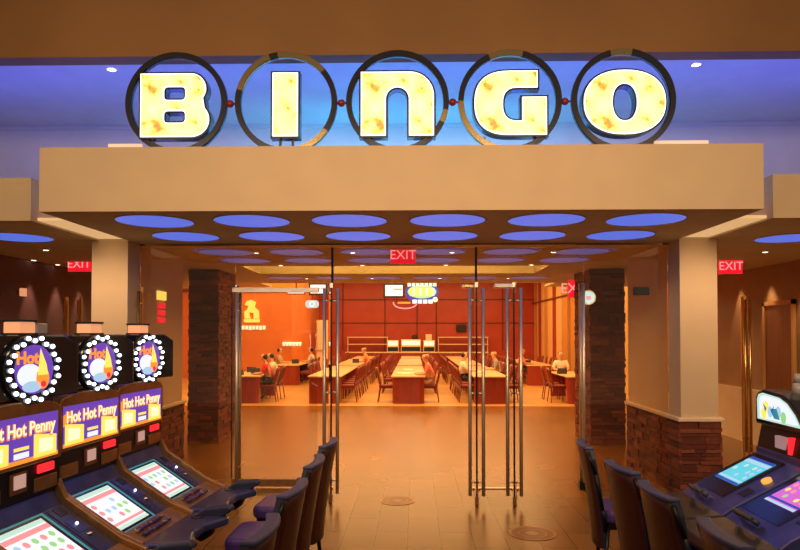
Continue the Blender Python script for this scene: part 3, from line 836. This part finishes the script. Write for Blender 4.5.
# things on the tables
def console(x, y, lab):
    t = empty('bingo_console', (x, y, .75))
    MB().prism([(-.10, 0), (.10, 0), (.10, .03), (-.06, .16), (-.10, .16)], -.13, .13, m='darkgrey', axis='x').build('casing', None, t, .005)
    MB().face([(-.11, .085, .045), (.11, .085, .045), (.11, -.045, .145), (-.11, -.045, .145)]).build('screen', 'e_ltblue', t)
    tag(t, lab, 'console', 'consoles on the bingo tables')
for x, y, cn in ((-4.95, 18.6, 'far left front table, nearest'), (-4.6, 19.2, 'far left front table, middle'), (-4.9, 19.9, 'far left front table, rear'),
                 (4.3, 19.3, 'far right front table'), (4.3, 25.2, 'far right second table'), (-4.6, 25.6, 'far left second table'), (-2.3, 26.2, 'left middle second table')):
    console(x, y, 'small grey console on the ' + cn)
k = 0
for (x, y, w_, l_, lab) in ((-.25, 19.3, .5, .8, 'white bingo sheets spread on the centre front table'), (-.1, 21.6, .4, .5, 'bingo sheets on the rear part of the centre front table'),
                         (.12, 18.6, .3, .3, 'bingo sheet before the person in coral'), (1.95, 20.3, .4, .4, 'bingo sheets before the person in white'),
                         (-2.3, 27.0, .5, .8, 'pale sheets on the second left middle table'), (-4.4, 18.7, .3, .3, 'bingo sheet before the person in red')):
    b = MB()
    for q in range(4):
        mx = Matrix.Translation((x + random.uniform(-.3, .3) * w_, y + random.uniform(-.4, .4) * l_, .7515 + q * .0012)) @ Matrix.Rotation(random.uniform(-.3, .3), 4, 'Z')
        b.box(-.11, .11, -.14, .14, 0, .001, mx=mx)
    tag(b.build('paper_sheets', 'paper'), lab, 'paper')

# ---------------------------------------------------------------- back counter
t = empty('service_counter', (-.35, 34.9, 0))
MB().box(-3.2, 4.2, -.3, .3, 0, .88).build('counter_base', 'redlam', t)
MB().box(-3.25, 4.25, -.36, .36, .88, .93).build('counter_top', 'cream', t)
tag(t, 'long red service counter with a cream top along the rear wall', 'counter')
for nm, x0, x1 in (('left', -3.6, -1.4), ('right', 1.3, 4.0)):
    t = empty('glass_display_rail', ((x0 + x1) / 2, 35.6, .0)); hw = (x1 - x0) / 2
    for z in (1.3, 1.68): MB().box(-hw, hw, -.12, .12, z, z + .045).build('shelf', 'cream', t)
    for x in (-hw + .03, hw - .03): MB().box(x - .02, x + .02, .06, .10, 0, 1.7).build('upright', 'steel', t)
    tag(t, 'pair of pale wall shelves behind the counter, %s half' % nm, 'shelf')
def urn(x, w_, h_, m_, lab, y=34.9, dome=False):
    t = empty('drink_dispenser', (x, y, .93))
    MB().box(-w_ / 2, w_ / 2, -.22, .22, 0, h_).build('housing', m_, t, .02)
    MB().box(-w_ / 2 + .04, w_ / 2 - .04, -.24, -.22, .04, h_ * .42).build('drip_bay', 'black', t)
    MB().box(-w_ / 2 + .06, w_ / 2 - .06, -.24, -.22, h_ * .55, h_ * .9).build('lit_panel', 'e_warmwhite', t)
    tag(t, lab, 'drink dispenser', 'drink dispensers on the counter')
urn(-1.1, .62, .62, 'steel', 'steel drink dispenser at the left end of the group on the counter')
urn(-.15, 1.05, .66, 'steel', 'widest steel drink dispenser in the middle of the counter')
urn(.80, .62, .62, 'steel', 'steel drink dispenser at the right end of the group on the counter')
tag(MB().sphere((.05, 34.9, 1.72), .13, n=14, sc=(1.3, 1, 1)).cyl((.05, 34.9, 1.59), (.05, 34.9, 1.66), .12).build('plant_pot', 'hairdark'), 'small dark rounded pot on top of the middle dispenser', 'pot')
tag(MB().box(.62, .95, 34.75, 35.05, 1.55, 1.86).build('cup_stack_box', 'cream', bevel=.03), 'cream box of cups on top of the right dispenser', 'box')
tag(MB().box(2.3, 2.85, 35.8, 35.95, 2.0, 2.4).build('wall_speaker', 'black', bevel=.03), 'black box speaker on the red rear wall', 'speaker')

# hanging television and lit sign
def screen(x, y, z, w_, h_, lab, top, nt_=0):
    t = empty('television', (x, y, z))
    MB().box(-w_ / 2, w_ / 2, -.04, .05, -h_ / 2, h_ / 2).build('frame', 'black', t, .01)
    s = MB(); k_ = min(.10, h_ * .14); a, b = w_ / 2 - k_, h_ / 2 - k_
    s.face([(-a, -.045, -b), (a, -.045, -b), (a, -.045, b), (-a, -.045, b)], 'e_white')
    s.face([(-a * .6, -.048, -b * .5), (a * .2, -.048, -b * .5), (a * .2, -.048, -b * .1), (-a * .6, -.048, -b * .1)], 'e_ltblue')
    s.face([(-a * .1, -.048, b * .1), (a * .9, -.048, b * .1), (a * .9, -.048, b * .35), (-a * .1, -.048, b * .35)], 'e_pink' if nt_ else 'frost')
    s.build('screen', None, t)
    MB().cyl((0, .02, h_ / 2), (0, .02, top - z), .02, n=8).build('ceiling_mount', 'blackm', t)
    tag(t, lab, 'television')
def zat(py, y): return HZ + (333 - py) / FP * y
screen(xw(394, 30), 30, zat(290.5, 30), .98, .68, 'television hanging left of the colourful lit sign', 5.0)
screen(xw(234, 15.5), 15.5, zat(284, 15.5), .2, .16, 'upper small screen standing in for a reflection beside the left glass door pole', 5.0)  # screens from here on stand in for reflections in the glass
screen(xw(234, 15.6), 15.6, zat(290, 15.6), .2, .14, 'lower small screen standing in for a reflection beside the left glass door pole', zat(284, 15.6))
screen(xw(296, 22), 22, zat(291, 22), .62, .22, 'wide low screen standing in for a reflection before the orange wall', 5.0)
screen(xw(318, 22), 22, zat(289, 22), .62, .40, 'screen standing in for a reflection just left of the open door leaves', 5.0)
t = empty('neon_sign', (xw(422, 31), 31, zat(292.5, 31)))
el = arc(0, 0, .78, .50, 0, 360, 40)[:-1]
MB().prism([(a, b * (1 + .06 * math.sin(9 * math.atan2(b, a)))) for a, b in el], -.05, .05, m='e_dblue').build('backboard', None, t)
MB().prism([(a * .86, b * .62 + .03) for a, b in el], -.07, -.05, m='e_green').build('field', None, t)
for i in range(7): x = -.6 + i * .2; MB().box(x - .08, x + .08, -.09, -.07, .28, .44).build('lit_block', 'e_mint', t)
for i in range(4): x = -.35 + i * .25; MB().box(x - .10, x + .10, -.09, -.07, -.52, -.34).build('lit_block', 'e_white', t)
for i in range(8): x = -.52 + i * .15; MB().box(x - .05, x + .05, -.09, -.07, -.16, .2).build('lit_block', ('e_yellow', 'e_mint')[i % 2], t)
MB().sphere((.62, -.05, -.34), .12, m='e_warmwhite', n=16).build('globe', None, t)
MB().cyl((0, 0, .45), (0, 0, 5.0 - zat(292.5, 31)), .02, n=8).build('ceiling_mount', 'blackm', t)
tag(t, 'colourful oval lit sign in yellow, green and blue above the counter', 'sign')
t = empty('neon_loop', (xw(403, 31), 31, zat(303, 31)))
lp = arc(.1, 0, .55, .26, 170, 350, 16); MB().tube([(a, 0, b) for a, b in lp], .03, m='e_pink').build('outer_tube', None, t)
MB().box(-.25, .35, -.03, .03, -.03, .05, 'e_orange').build('letter_bar', None, t)
MB().cyl((-.3, 0, 0), (-.3, 0, 5.0 - zat(303, 31)), .012, n=6).build('ceiling_mount', 'blackm', t)
tag(t, 'pink and orange neon loop under the hanging television', 'sign')
t = empty('blue_reflection_panel', (xw(312, 22), 22, zat(304, 22)))  # glowing panel added in place of a pale blue reflection
MB().prism(rrect(-.22, -.13, .22, .13, .1), -.02, .02, m='e_ltblue').build('panel', None, t)
MB().ringy((0, 0), .1, .06, -.03, -.02, 20, 'e_white').build('emblem', None, t)
MB().cyl((0, 0, .13), (0, 0, 5 - zat(304, 22)), .01, n=6).build('hanger', 'blackm', t)
tag(t, 'small pale blue rounded panel standing in for a reflection near the open left leaf', 'sign')

# golden emblem on the orange wall
lx = xw(252, 28)
t = empty('wall_emblem', (lx, 27.98, zat(312, 28)))
e = MB()
e.prism(rrect(-.34, -.44, .34, -.30, .03), -.04, 0, m='e_yellow')
e.prism([(-.30, -.28), (-.05, -.28), (-.12, .0), (.08, -.05), (.08, -.28), (.32, -.28), (.30, .05), (.12, .22), (.18, .42), (-.02, .52), (-.22, .46), (-.30, .30), (-.14, .26), (-.20, .10), (-.32, .02)], -.05, 0, m='e_yellow')
e.build('figure', None, t)
e = MB()
for i in range(8): x = -.52 + i * .15; e.box(x - .055, x + .055, -.04, 0, -.74 if i % 3 else -.76, -.58, 'e_warmwhite')
e.build('lettering', None, t)
tag(t, 'golden emblem with a pale line of lettering on the orange wall', 'emblem')
for i in range(6):
    x = xw(284 + i * 3.2, 27.9)
    o = MB().cyl((x, 27.9, zat(346, 28)), (x, 27.9, zat(342, 28)), .05, .07, n=12, m='e_warmwhite').box(x - .02, x + .02, 27.9, 28, zat(346, 28), zat(345, 28), 'brass').build('wall_light')
    tag(o, 'small white wall light on the orange wall, %s of six from the left' % NUM[i], 'wall light', 'row of small lights on the orange wall')
tag(MB().box(-4.9, -4.4, 33.3, 33.4, zat(350, 33.3), zat(322, 33.3), 'cream').box(-4.95, -4.35, 33.4, 33.45, 0, zat(320, 33.3), 'cream').build('lit_panel_board'), 'tall warm white lit panel seen just left of the open leaf', 'lit panel')

# ================================================================ SLOT STOOLS
def stool_proto(name):
    """faces local +x, tall upholstered back at local -x"""
    t = empty(name)
    s = MB(); s.prism(rrect(-.21, -.215, .22, .215, .08), .60, .69, axis='z'); s.build('seat', 'purple', t, .03, seg=3)
    n, mrows = 10, 10; b = MB()
    def sh(off, shrink=1.0):
        G = []
        for j in range(mrows + 1):
            u = j / mrows; z = .42 + .70 * u
            w_ = (.17 + .055 * min(1, u * 1.6)) * shrink
            if u > .9: w_ -= .02 * (u - .9) * 10
            row = []
            for i in range(n + 1):
                v = -1 + 2 * i / n
                row.append((-.205 - .10 * u ** 1.4 - .035 * (1 - v * v) + off, v * w_, z))
            G.append(row)
        return G
    def slab(o0, o1, shrink, mname, nm, z_in=0):
        b = MB(); A = [[b.bm.verts.new(p) for p in r_] for r_ in sh(o0, shrink)]; B = [[b.bm.verts.new(p) for p in r_] for r_ in sh(o1, shrink)]
        for j in range(mrows):
            for i in range(n):
                b.bm.faces.new([A[j][i], A[j][i + 1], A[j + 1][i + 1], A[j + 1][i]]).smooth = True
                b.bm.faces.new([B[j][i], B[j + 1][i], B[j + 1][i + 1], B[j][i + 1]]).smooth = True
        e = [(0, i) for i in range(n + 1)] + [(j, n) for j in range(1, mrows + 1)] + [(mrows, i) for i in range(n - 1, -1, -1)] + [(j, 0) for j in range(mrows - 1, 0, -1)]
        for k in range(len(e)):
            a, c_ = e[k], e[(k + 1) % len(e)]
            b.bm.faces.new([A[a[0]][a[1]], B[a[0]][a[1]], B[c_[0]][c_[1]], A[c_[0]][c_[1]]])
        return b.build(nm, mname, t)
    slab(-.018, .0, .97, 'leather', 'back_panel')
    slab(.0, .034, 1.0, 'navy', 'back_cushion')
    G0 = sh(-.024, 1.02)[-1]; G1 = sh(.040, 1.02)[-1]; tr = MB()
    ro = [[tr.bm.verts.new((p[0], p[1], p[2] + dz)) for p in G_] for G_, dz in ((G0, -.010), (G0, .012), (G1, .012), (G1, -.010))]
    for a in range(4):
        for i in range(n): tr.bm.faces.new([ro[a][i], ro[a][i + 1], ro[(a + 1) % 4][i + 1], ro[(a + 1) % 4][i]]).smooth = False
    for i in (0, n): tr.bm.faces.new([ro[a][i] for a in range(4)])
    tr.build('top_trim', 'trimblue', t, .008)
    for s_ in (-1, 1):
        MB().tube([(-.19, s_ * .19, .55), (-.21, s_ * .215, .70), (-.26, s_ * .235, .95), (-.31, s_ * .22, 1.10)], .013, n=8).build('side_rail', 'blackm', t)
    MB().prism(rrect(-.19, -.19, .19, .19, .03), .56, .60, axis='z').build('seat_frame', 'blackm', t)
    for sx_, sy_ in ((1, 1), (1, -1), (-1, 1), (-1, -1)):
        MB().cyl((sx_ * .17, sy_ * .17, .57), (sx_ * .22, sy_ * .20, 0), .016, .013, n=10).build('leg', 'blackm', t)
    fr = MB(); z = .22
    P = [(.20, .19, z), (.20, -.19, z), (-.20, -.19, z), (-.20, .19, z), (.20, .19, z)]
    fr.tube(P, .010).build('foot_rail', 'chrome', t)
    return t
st0 = stool_proto('casino_stool')
first = True
names = ['furthest, beside the open glass door', 'second from the entrance', 'third from the entrance', 'nearest the camera']
for i, y in enumerate((4.9, 4.17, 3.47, 2.74)):
    o = st0 if first else copy_tree(st0); first = False
    o.location = (-.93 + .0 * i, y, 0); o.rotation_euler = (0, 0, math.pi + R(-4 + 3 * (i % 2)))
    tag(o, 'dark stool with purple seat in the left row, ' + names[i], 'stool', 'stools before the left slot machines')
names = ['furthest, in front of the glass pole', 'second from the entrance', 'third from the entrance', 'nearest the camera at the bottom edge']
for i, y in enumerate((4.82, 4.06, 3.44, 2.70)):
    o = copy_tree(st0)
    o.location = (1.55, y, 0); o.rotation_euler = (0, 0, R((-8, 5, 1, -2)[i]))
    tag(o, 'oxblood backed stool in the right row, ' + names[i], 'stool', 'stools before the right slot machines')

# ================================================================ SLOT MACHINES, LEFT
def screen_grid(x0, y0, z0, x1, z1, wy, seed, pal, parent, head='e_mint', band='e_pink', nm='touch_screen'):
    """glowing screen on a slope: from (x0,z0) top edge to (x1,z1) bottom edge, centred on y0, width wy"""
    b = MB(); rd = random.Random(seed)
    def P(u, v, o=0.0): return (x0 + (x1 - x0) * v + .0, y0 - wy / 2 + wy * u, z0 + (z1 - z0) * v + .004 + o)
    def q(u0, u1, v0, v1, m, o=0.0): b.face([P(u0, v0, o), P(u1, v0, o), P(u1, v1, o), P(u0, v1, o)], m)
    q(0, 1, 0, 1, pal[0])
    q(0, 1, 0, .09, head, .001); q(0, 1, .12, .22, band, .001); q(0, 1, .84, .90, band, .001); q(.0, 1, .93, 1, head, .001)
    for i in range(5):
        for j in range(3):
            m = pal[1 + rd.randrange(len(pal) - 1)]
            u = .05 + i * .185; v = .27 + j * .185
            c_, d = u + .07, v + .07
            pts = [P(c_ + .06 * math.cos(a), d + .065 * math.sin(a), .001) for a in [R(45 * k) for k in range(8)]]
            b.face(pts, m)
    return b.build(nm, None, parent)
def slot_left(x, y, ang, lab, seed):
    t = empty('slot_machine', (x, y, 0), R(ang)); W = .325
    body = [(-.40, 0), (.22, 0), (.22, .58), (.50, .66), (.50, .775), (.37, .825), (.05, 1.03), (.0, 1.11), (-.02, 1.60), (-.40, 1.60)]
    MB().prism(body, -W, W).build('cabinet', 'slate', t, .006)
    # bronze side rails following the deck
    for s in (-1, 1):
        y0, y1 = sorted((s * (W - .03), s * (W + .002)))
        MB().prism([(.50, .765), (.52, .81), (.38, .865), (.07, 1.06), (.03, 1.14), (.0, 1.13), (.03, 1.02), (.36, .81)], y0, y1).build('deck_rail', 'bronze', t, .005)
    # header glass frame with an arched top
    fr = [(-W + .005, 1.275), (W - .005, 1.275), (W - .005, 1.54)] + [(a, 1.54 + .055 * math.sin(math.acos(min(1, abs(a) / W)))) for a in (.28, .2, .1, 0, -.1, -.2, -.28)] + [(-W + .005, 1.54)]
    MB().prism(fr, -.03, .028, axis='x').build('glass_frame', 'bronze', t, .006)
    g = empty('header_glass'); g.parent = t
    bpy.data.objects.remove(g)
    hg = MB(); X = .030
    hg.face([(X, -.285, 1.335), (X, .285, 1.335), (X, .285, 1.545), (X, -.285, 1.545)], 'e_purple')
    hg.face([(X + .001, -.285, 1.335), (X + .001, .285, 1.335), (X + .001, .285, 1.355), (X + .001, -.285, 1.355)], 'e_orange')
    for s in (-1, 1):   # glowing jackpot panels
        a, c_ = sorted((s * .27, s * .09))
        hg.face([(X + .002, a, 1.345), (X + .002, c_, 1.345), (X + .002, c_, 1.435), (X + .002, a, 1.455)], 'e_yellow')
        a, c_ = sorted((s * .24, s * .13))
        hg.face([(X + .003, a, 1.365), (X + .003, c_, 1.365), (X + .003, c_, 1.42), (X + .003, a, 1.43)], 'e_warmwhite')
    hg.face([(X + .002, -.055, 1.36), (X + .002, .055, 1.36), (X + .002, .055, 1.385), (X + .002, -.055, 1.385)], 'e_white')
    hg.face([(X + .002, -.055, 1.395), (X + .002, .055, 1.395), (X + .002, .055, 1.41), (X + .002, -.055, 1.41)], 'e_yellow')
    hg.face([(X + .002, -.285, 1.44), (X + .002, -.22, 1.47), (X + .002, -.21, 1.52), (X + .002, -.285, 1.50)], 'e_orange')
    hgo = hg.build('header_glass', None, t); hgo.scale = (1, 1, 1.09); hgo.location.z = 1.295 - 1.335 * 1.09
    text_mesh('lettering_shadow', 'Hot Hot Penny', .083, 'e_orange', hgo, (X + .003, -.004, 1.482), (R(90), 0, R(90)), .002, .005)
    text_mesh('lettering', 'Hot Hot Penny', .083, 'e_warmwhite', hgo, (X + .005, -.004, 1.485), (R(90), 0, R(90)), .003, .0005)
    # bill panel
    MB().box(-.02, .018, -W + .01, W - .01, 1.115, 1.280).build('bill_panel', 'black', t)
    MB().box(.018, .03, -.07, .05, 1.155, 1.255).build('ticket_printer', 'browndoor', t, .004)
    MB().box(.03, .036, -.05, .03, 1.180, 1.245).build('ticket_window', 'e_pink', t).data.materials[0] = emat('ticket_window_glow', (.75, .45, .38), .55)
    MB().box(.018, .032, .13, .26, 1.220, 1.265).build('service_button', 'e_rbtn', t, .012)
    MB().box(.018, .026, .11, .29, 1.130, 1.200).build('side_plate', 'bronze', t, .004)
    MB().box(.018, .026, -.30, -.13, 1.130, 1.200).build('side_plate', 'bronze', t, .004)
    # deck: screen bezel, touch screen, player panel
    def on(u, v, o=0.0):   # u 0..1 down the slope, v across
        return (.05 + .32 * u + .54 * o, v, 1.03 - .205 * u + .84 * o)
    b = MB(); v0, v1 = -.30, .12
    b.face([on(.02, v0, .004), on(.02, v1, .004), on(.98, v1, .004), on(.98, v0, .004)], 'e_teal'); b.face([on(0, v0, .002), on(0, v1, .002), on(1, v1, .002), on(1, v0, .002)], 'black')
    b.face([on(.05, v0 + .02, .005), on(.05, v1 - .02, .005), on(.96, v1 - .02, .005), on(.96, v0 + .02, .005)], 'blackg')
    b.build('screen_bezel', None, t)
    p0 = on(.10, 0, .004); p1 = on(.92, 0, .004)
    screen_grid(p0[0], -.09, p0[2] - .001, p1[0], p1[2] - .001, .33, seed, ('e_white', 'e_pink', 'e_ltblue', 'e_white', 'e_green'), t)
    b = MB()
    b.face([on(.03, .15, .003), on(.03, .29, .003), on(.97, .29, .003), on(.97, .15, .003)], 'slate')
    b.face([on(.04, .19, .005), on(.04, .25, .005), on(.2, .25, .005), on(.2, .19, .005)], 'black')
    b.face([on(.3, .17, .005), on(.3, .27, .005), on(.55, .27, .005), on(.55, .17, .005)], 'bluebody')
    b.build('player_panel', None, t)
    MB().sphere(on(.40, .22, .008), .008, n=8).build('indicator', 'e_bulb', t)
    MB().sphere(on(.62, .22, .004), .020, n=12, sc=(1, 1, .4)).build('coin_knob', 'chrome', t)
    # button deck
    bd = MB(); bd.prism([(.37, .84), (.52, .785), (.52, .76), (.37, .81)], -W + .03, W - .03, m='bronze'); bd.build('button_deck', None, t, .004)
    for r_ in range(2):
        for k in range(7):
            u = .40 + r_ * .045; z = .832 - (u - .40) * .366
            MB().box(u, u + .028, -.20 + k * .045, -.166 + k * .045, z - .004, z + .012).build('button', 'purple' if (k + r_) % 3 else 'chrome', t, .003)
    # arm rest with cup holder
    ar = rrect(.50, -W, .72, W, .10)
    ar = [(.50, -W)] + arc(.62, -W + .12, .12, .12, -90, 0, 6)[1:] + [(.70, -.08), (.70, .06)] + arc(.62, W - .10, .16, .10, 0, 90, 6) + [(.50, W)]
    MB().prism(ar, .755, .805, axis='z').build('arm_rest', 'slate', t, .018, seg=3)
    MB().cyl((.59, W - .12, .806), (.59, W - .12, .809), .038, n=20).build('cup_holder', 'black', t)
    # arm pad that sweeps out on the far side
    MB().prism([(.52, .78), (.62, .85), (.78, .87), (.80, .84), (.70, .78), (.66, .68), (.60, .64), (.52, .68)], W - .09, W - .02).build('arm_pad', 'navy', t, .015, seg=3)
    # top box with wheel, swivelled a little
    kids0 = set(t.children)
    tb = [(-W - .004, 1.60), (W + .004, 1.60), (W + .004, 1.875), (.22, 1.92), (-.22, 1.92), (-W - .004, 1.875)]
    MB().prism(tb, -.24, .0, axis='x').build('top_box', 'blackg', t, .01)
    wz = 1.75
    MB().cyl((-.01, 0, wz), (.022, 0, wz), .172, n=40).build('wheel_drum', 'blackg', t)
    wf = MB(); X = .024
    def disc(cy, cz, r1, r2, m, X_, n=28, rot=0):
        wf.face([(X_, cy + r1 * math.cos(2 * math.pi * i / n), cz + r2 * math.sin(2 * math.pi * i / n)) for i in range(n)], m)
    disc(0, wz, .122, .122, 'e_purple', X)
    disc(-.03, wz - .03, .075, .058, 'e_white', X + .001)
    disc(-.015, wz - .085, .06, .028, 'e_ltblue', X + .002)
    disc(.052, wz - .045, .042, .055, 'e_orange', X + .002)
    wf.face([(X + .003, .02, wz - .03), (X + .003, .085, wz - .03), (X + .003, .075, wz + .02), (X + .003, .035, wz + .105), (X + .003, .025, wz + .03)], 'e_yellow')
    disc(.055, wz - .075, .018, .016, 'e_rbtn', X + .004)
    wfo = wf.build('wheel_face', None, t)
    text_mesh('wheel_lettering', 'Hot', .085, 'e_orange', wfo, (X + .004, -.045, wz + .055), (R(90), 0, R(90)), .002, .003)
    for i in range(24):
        a = 2 * math.pi * i / 24; r_ = .158 if i % 2 else .142
        MB().sphere((.028, r_ * math.cos(a), wz + r_ * math.sin(a)), .0115, n=8).build('wheel_bulb', 'e_bulb', t)
    cn = MB(); cn.box(-.12, -.02, -.05, .05, 1.925, 1.985); 
    MB().box(-.13, -.01, -.055, .055, 1.92, 1.93).build('beacon_base', 'black', t)
    cn.build('beacon', 'e_candle', t, .006)
    MB().box(-.13, -.01, -.055, .055, 1.985, 1.998).build('beacon_cap', 'black', t, .004)
    if seed == 1:
        MB().box(-.12, -.02, .06, .13, 1.925, 1.98).build('side_beacon', 'frost', t, .006)
    for o in set(t.children) - kids0: o.rotation_euler = (0, 0, R(-9)); o.location = (.02, .075, 0)
    MB().box(-.38, .18, -W + .02, W - .02, 0, .08).build('plinth', 'black', t)
    tag(t, lab, 'slot machine', 'slot machines in the left row')
A = -5
slot_left(-1.93, 3.17, A, 'slot machine with lit round wheel at the left edge, nearest the camera', 1)
slot_left(-1.93, 3.88, A, 'slot machine with lit round wheel, middle of the left row', 2)
slot_left(-1.93, 4.59, A, 'slot machine with lit round wheel in the left row, nearest the entrance', 3)

# ================================================================ SLOT MACHINES, RIGHT
def slot_right(x, y, lab, seed, pal, head, band):
    """local +x faces the player, local y is across"""
    t = empty('slot_machine', (x, y, 0), math.pi); W = .305
    MB().prism([(-.45, 0), (.0, 0), (.0, .66), (.08, .66), (.08, .80), (-.0, .86), (-.46, 1.10), (-.46, 1.14), (-.75, 1.14), (-.75, 0)], -W, W).build('cabinet', 'bluebody', t, .008)
    MB().prism([(0, .70), (.36, .72), (.38, .75), (.36, .79), (.02, .82)], -W - .005, W + .005).build('deck', 'black', t, .01)
    def on(u, v, o=0.0): return (-.0 - .46 * (1 - u) + .46 * o, -v, 1.10 - .24 * u + .888 * o)
    b = MB()
    b.face([on(.04, -.11, .003), on(.04, W - .01, .003), on(.92, W - .01, .003), on(.92, -.11, .003)], 'blackg'); b.build('screen_bezel', None, t)
    p0, p1 = on(.12, 0, .002), on(.68, 0, .002)
    screen_grid(p0[0], -.09, p0[2], p1[0], p1[2], .30, seed, pal, t, head, band)
    MB().cyl(on(.42, -.21, 0), on(.42, -.21, .018), .032, n=20).build('spin_button', 'e_amber', t)
    b = MB(); b.face([on(.62, -.25, .003), on(.62, -.16, .003), on(.78, -.16, .003), on(.78, -.25, .003)], 'black'); b.build('card_slot', None, t)
    MB().tube([(.02, .02, .865), (.05, .01, .885), (.05, -.19, .885), (.02, -.20, .865)], .016).build('hand_bar', 'darkgrey', t)
    # head
    MB().prism([(-.46, 1.10), (-.50, 1.30), (-.75, 1.30), (-.75, 1.10)], -W, W).build('bill_panel', 'black', t, .01)
    MB().box(-.50, -.462, -.06, .05, 1.17, 1.25).build('ticket_window', 'e_pink', t).data.materials[0] = emat('right_ticket_glow', (.5, .3, .3), .5)
    MB().box(-.50, -.455, .10, .13, 1.15, 1.26).build('status_light', 'e_rbtn', t, .004)
    hd = arc(-W + .14, 1.32, .14, .25, 180, 90, 8)[::-1]
    poly = [(-a, z) for a, z in [(W, 1.30), (W, 1.48), (W - .03, 1.52), (W - .10, 1.545), (-.02, 1.53)] + [(-.12, 1.50), (-.22, 1.43), (-W, 1.32), (-W, 1.30)]]
    MB().prism(poly, -.75, -.46, axis='x').build('top_case', 'blackg', t, .012)
    pin = [(.27, 1.335), (.275, 1.47), (.255, 1.505), (.20, 1.52), (-.01, 1.505), (-.10, 1.475), (-.19, 1.41), (-.255, 1.335)]
    b = MB(); X = -.457
    b.face([(X, -a, z) for a, z in pin], 'e_mint')
    b.face([(X + .001, -a * .88, 1.335 + (z - 1.335) * .86 + .012) for a, z in pin], 'e_white')
    for k, (yy, zz, m_) in enumerate(((.15, 1.43, 'e_yellow'), (.10, 1.40, 'e_ltblue'), (.18, 1.38, 'e_yellow'), (.0, 1.41, 'e_ltblue'), (-.06, 1.38, 'e_green'))):
        b.face([(X + .002 + k * .0003, -yy + .035 * math.cos(a), zz + .04 * math.sin(a)) for a in [R(40 * q) for q in range(9)]], m_)
    b.face([(X + .004, -.05, 1.45), (X + .004, -.09, 1.40), (X + .004, -.03, 1.37), (X + .004, -.06, 1.41)], 'e_dblue')
    b.face([(X + .004, -.02, 1.43), (X + .004, .02, 1.36), (X + .004, -.05, 1.36), (X + .004, -.10, 1.42)], 'e_teal')
    b.face([(X + .004, -.19, 1.45), (X + .004, -.16, 1.39), (X + .004, -.14, 1.42)], 'e_teal')
    b.build('header_glass', None, t)
    MB().cyl((-.60, -.03, 1.51), (-.60, -.03, 1.60), .035, .028, n=16).cyl((-.60, -.03, 1.60), (-.60, -.03, 1.66), .028, .02, n=16).build('beacon', 'frost', t)
    tag(t, lab, 'slot machine', 'slot machines in the right row')
slot_right(1.94, 4.40, 'blue slanted slot machine with turquoise screen, nearest the brick column', 5, ('e_cyan', 'e_ltblue', 'e_mint', 'e_cyan'), 'e_dblue', 'e_ltblue')
slot_right(1.94, 3.76, 'blue slanted slot machine with a magenta screen at the lower right corner', 6, ('e_magenta', 'e_pink', 'e_green', 'e_magenta', 'e_yellow'), 'e_ltblue', 'e_dblue')
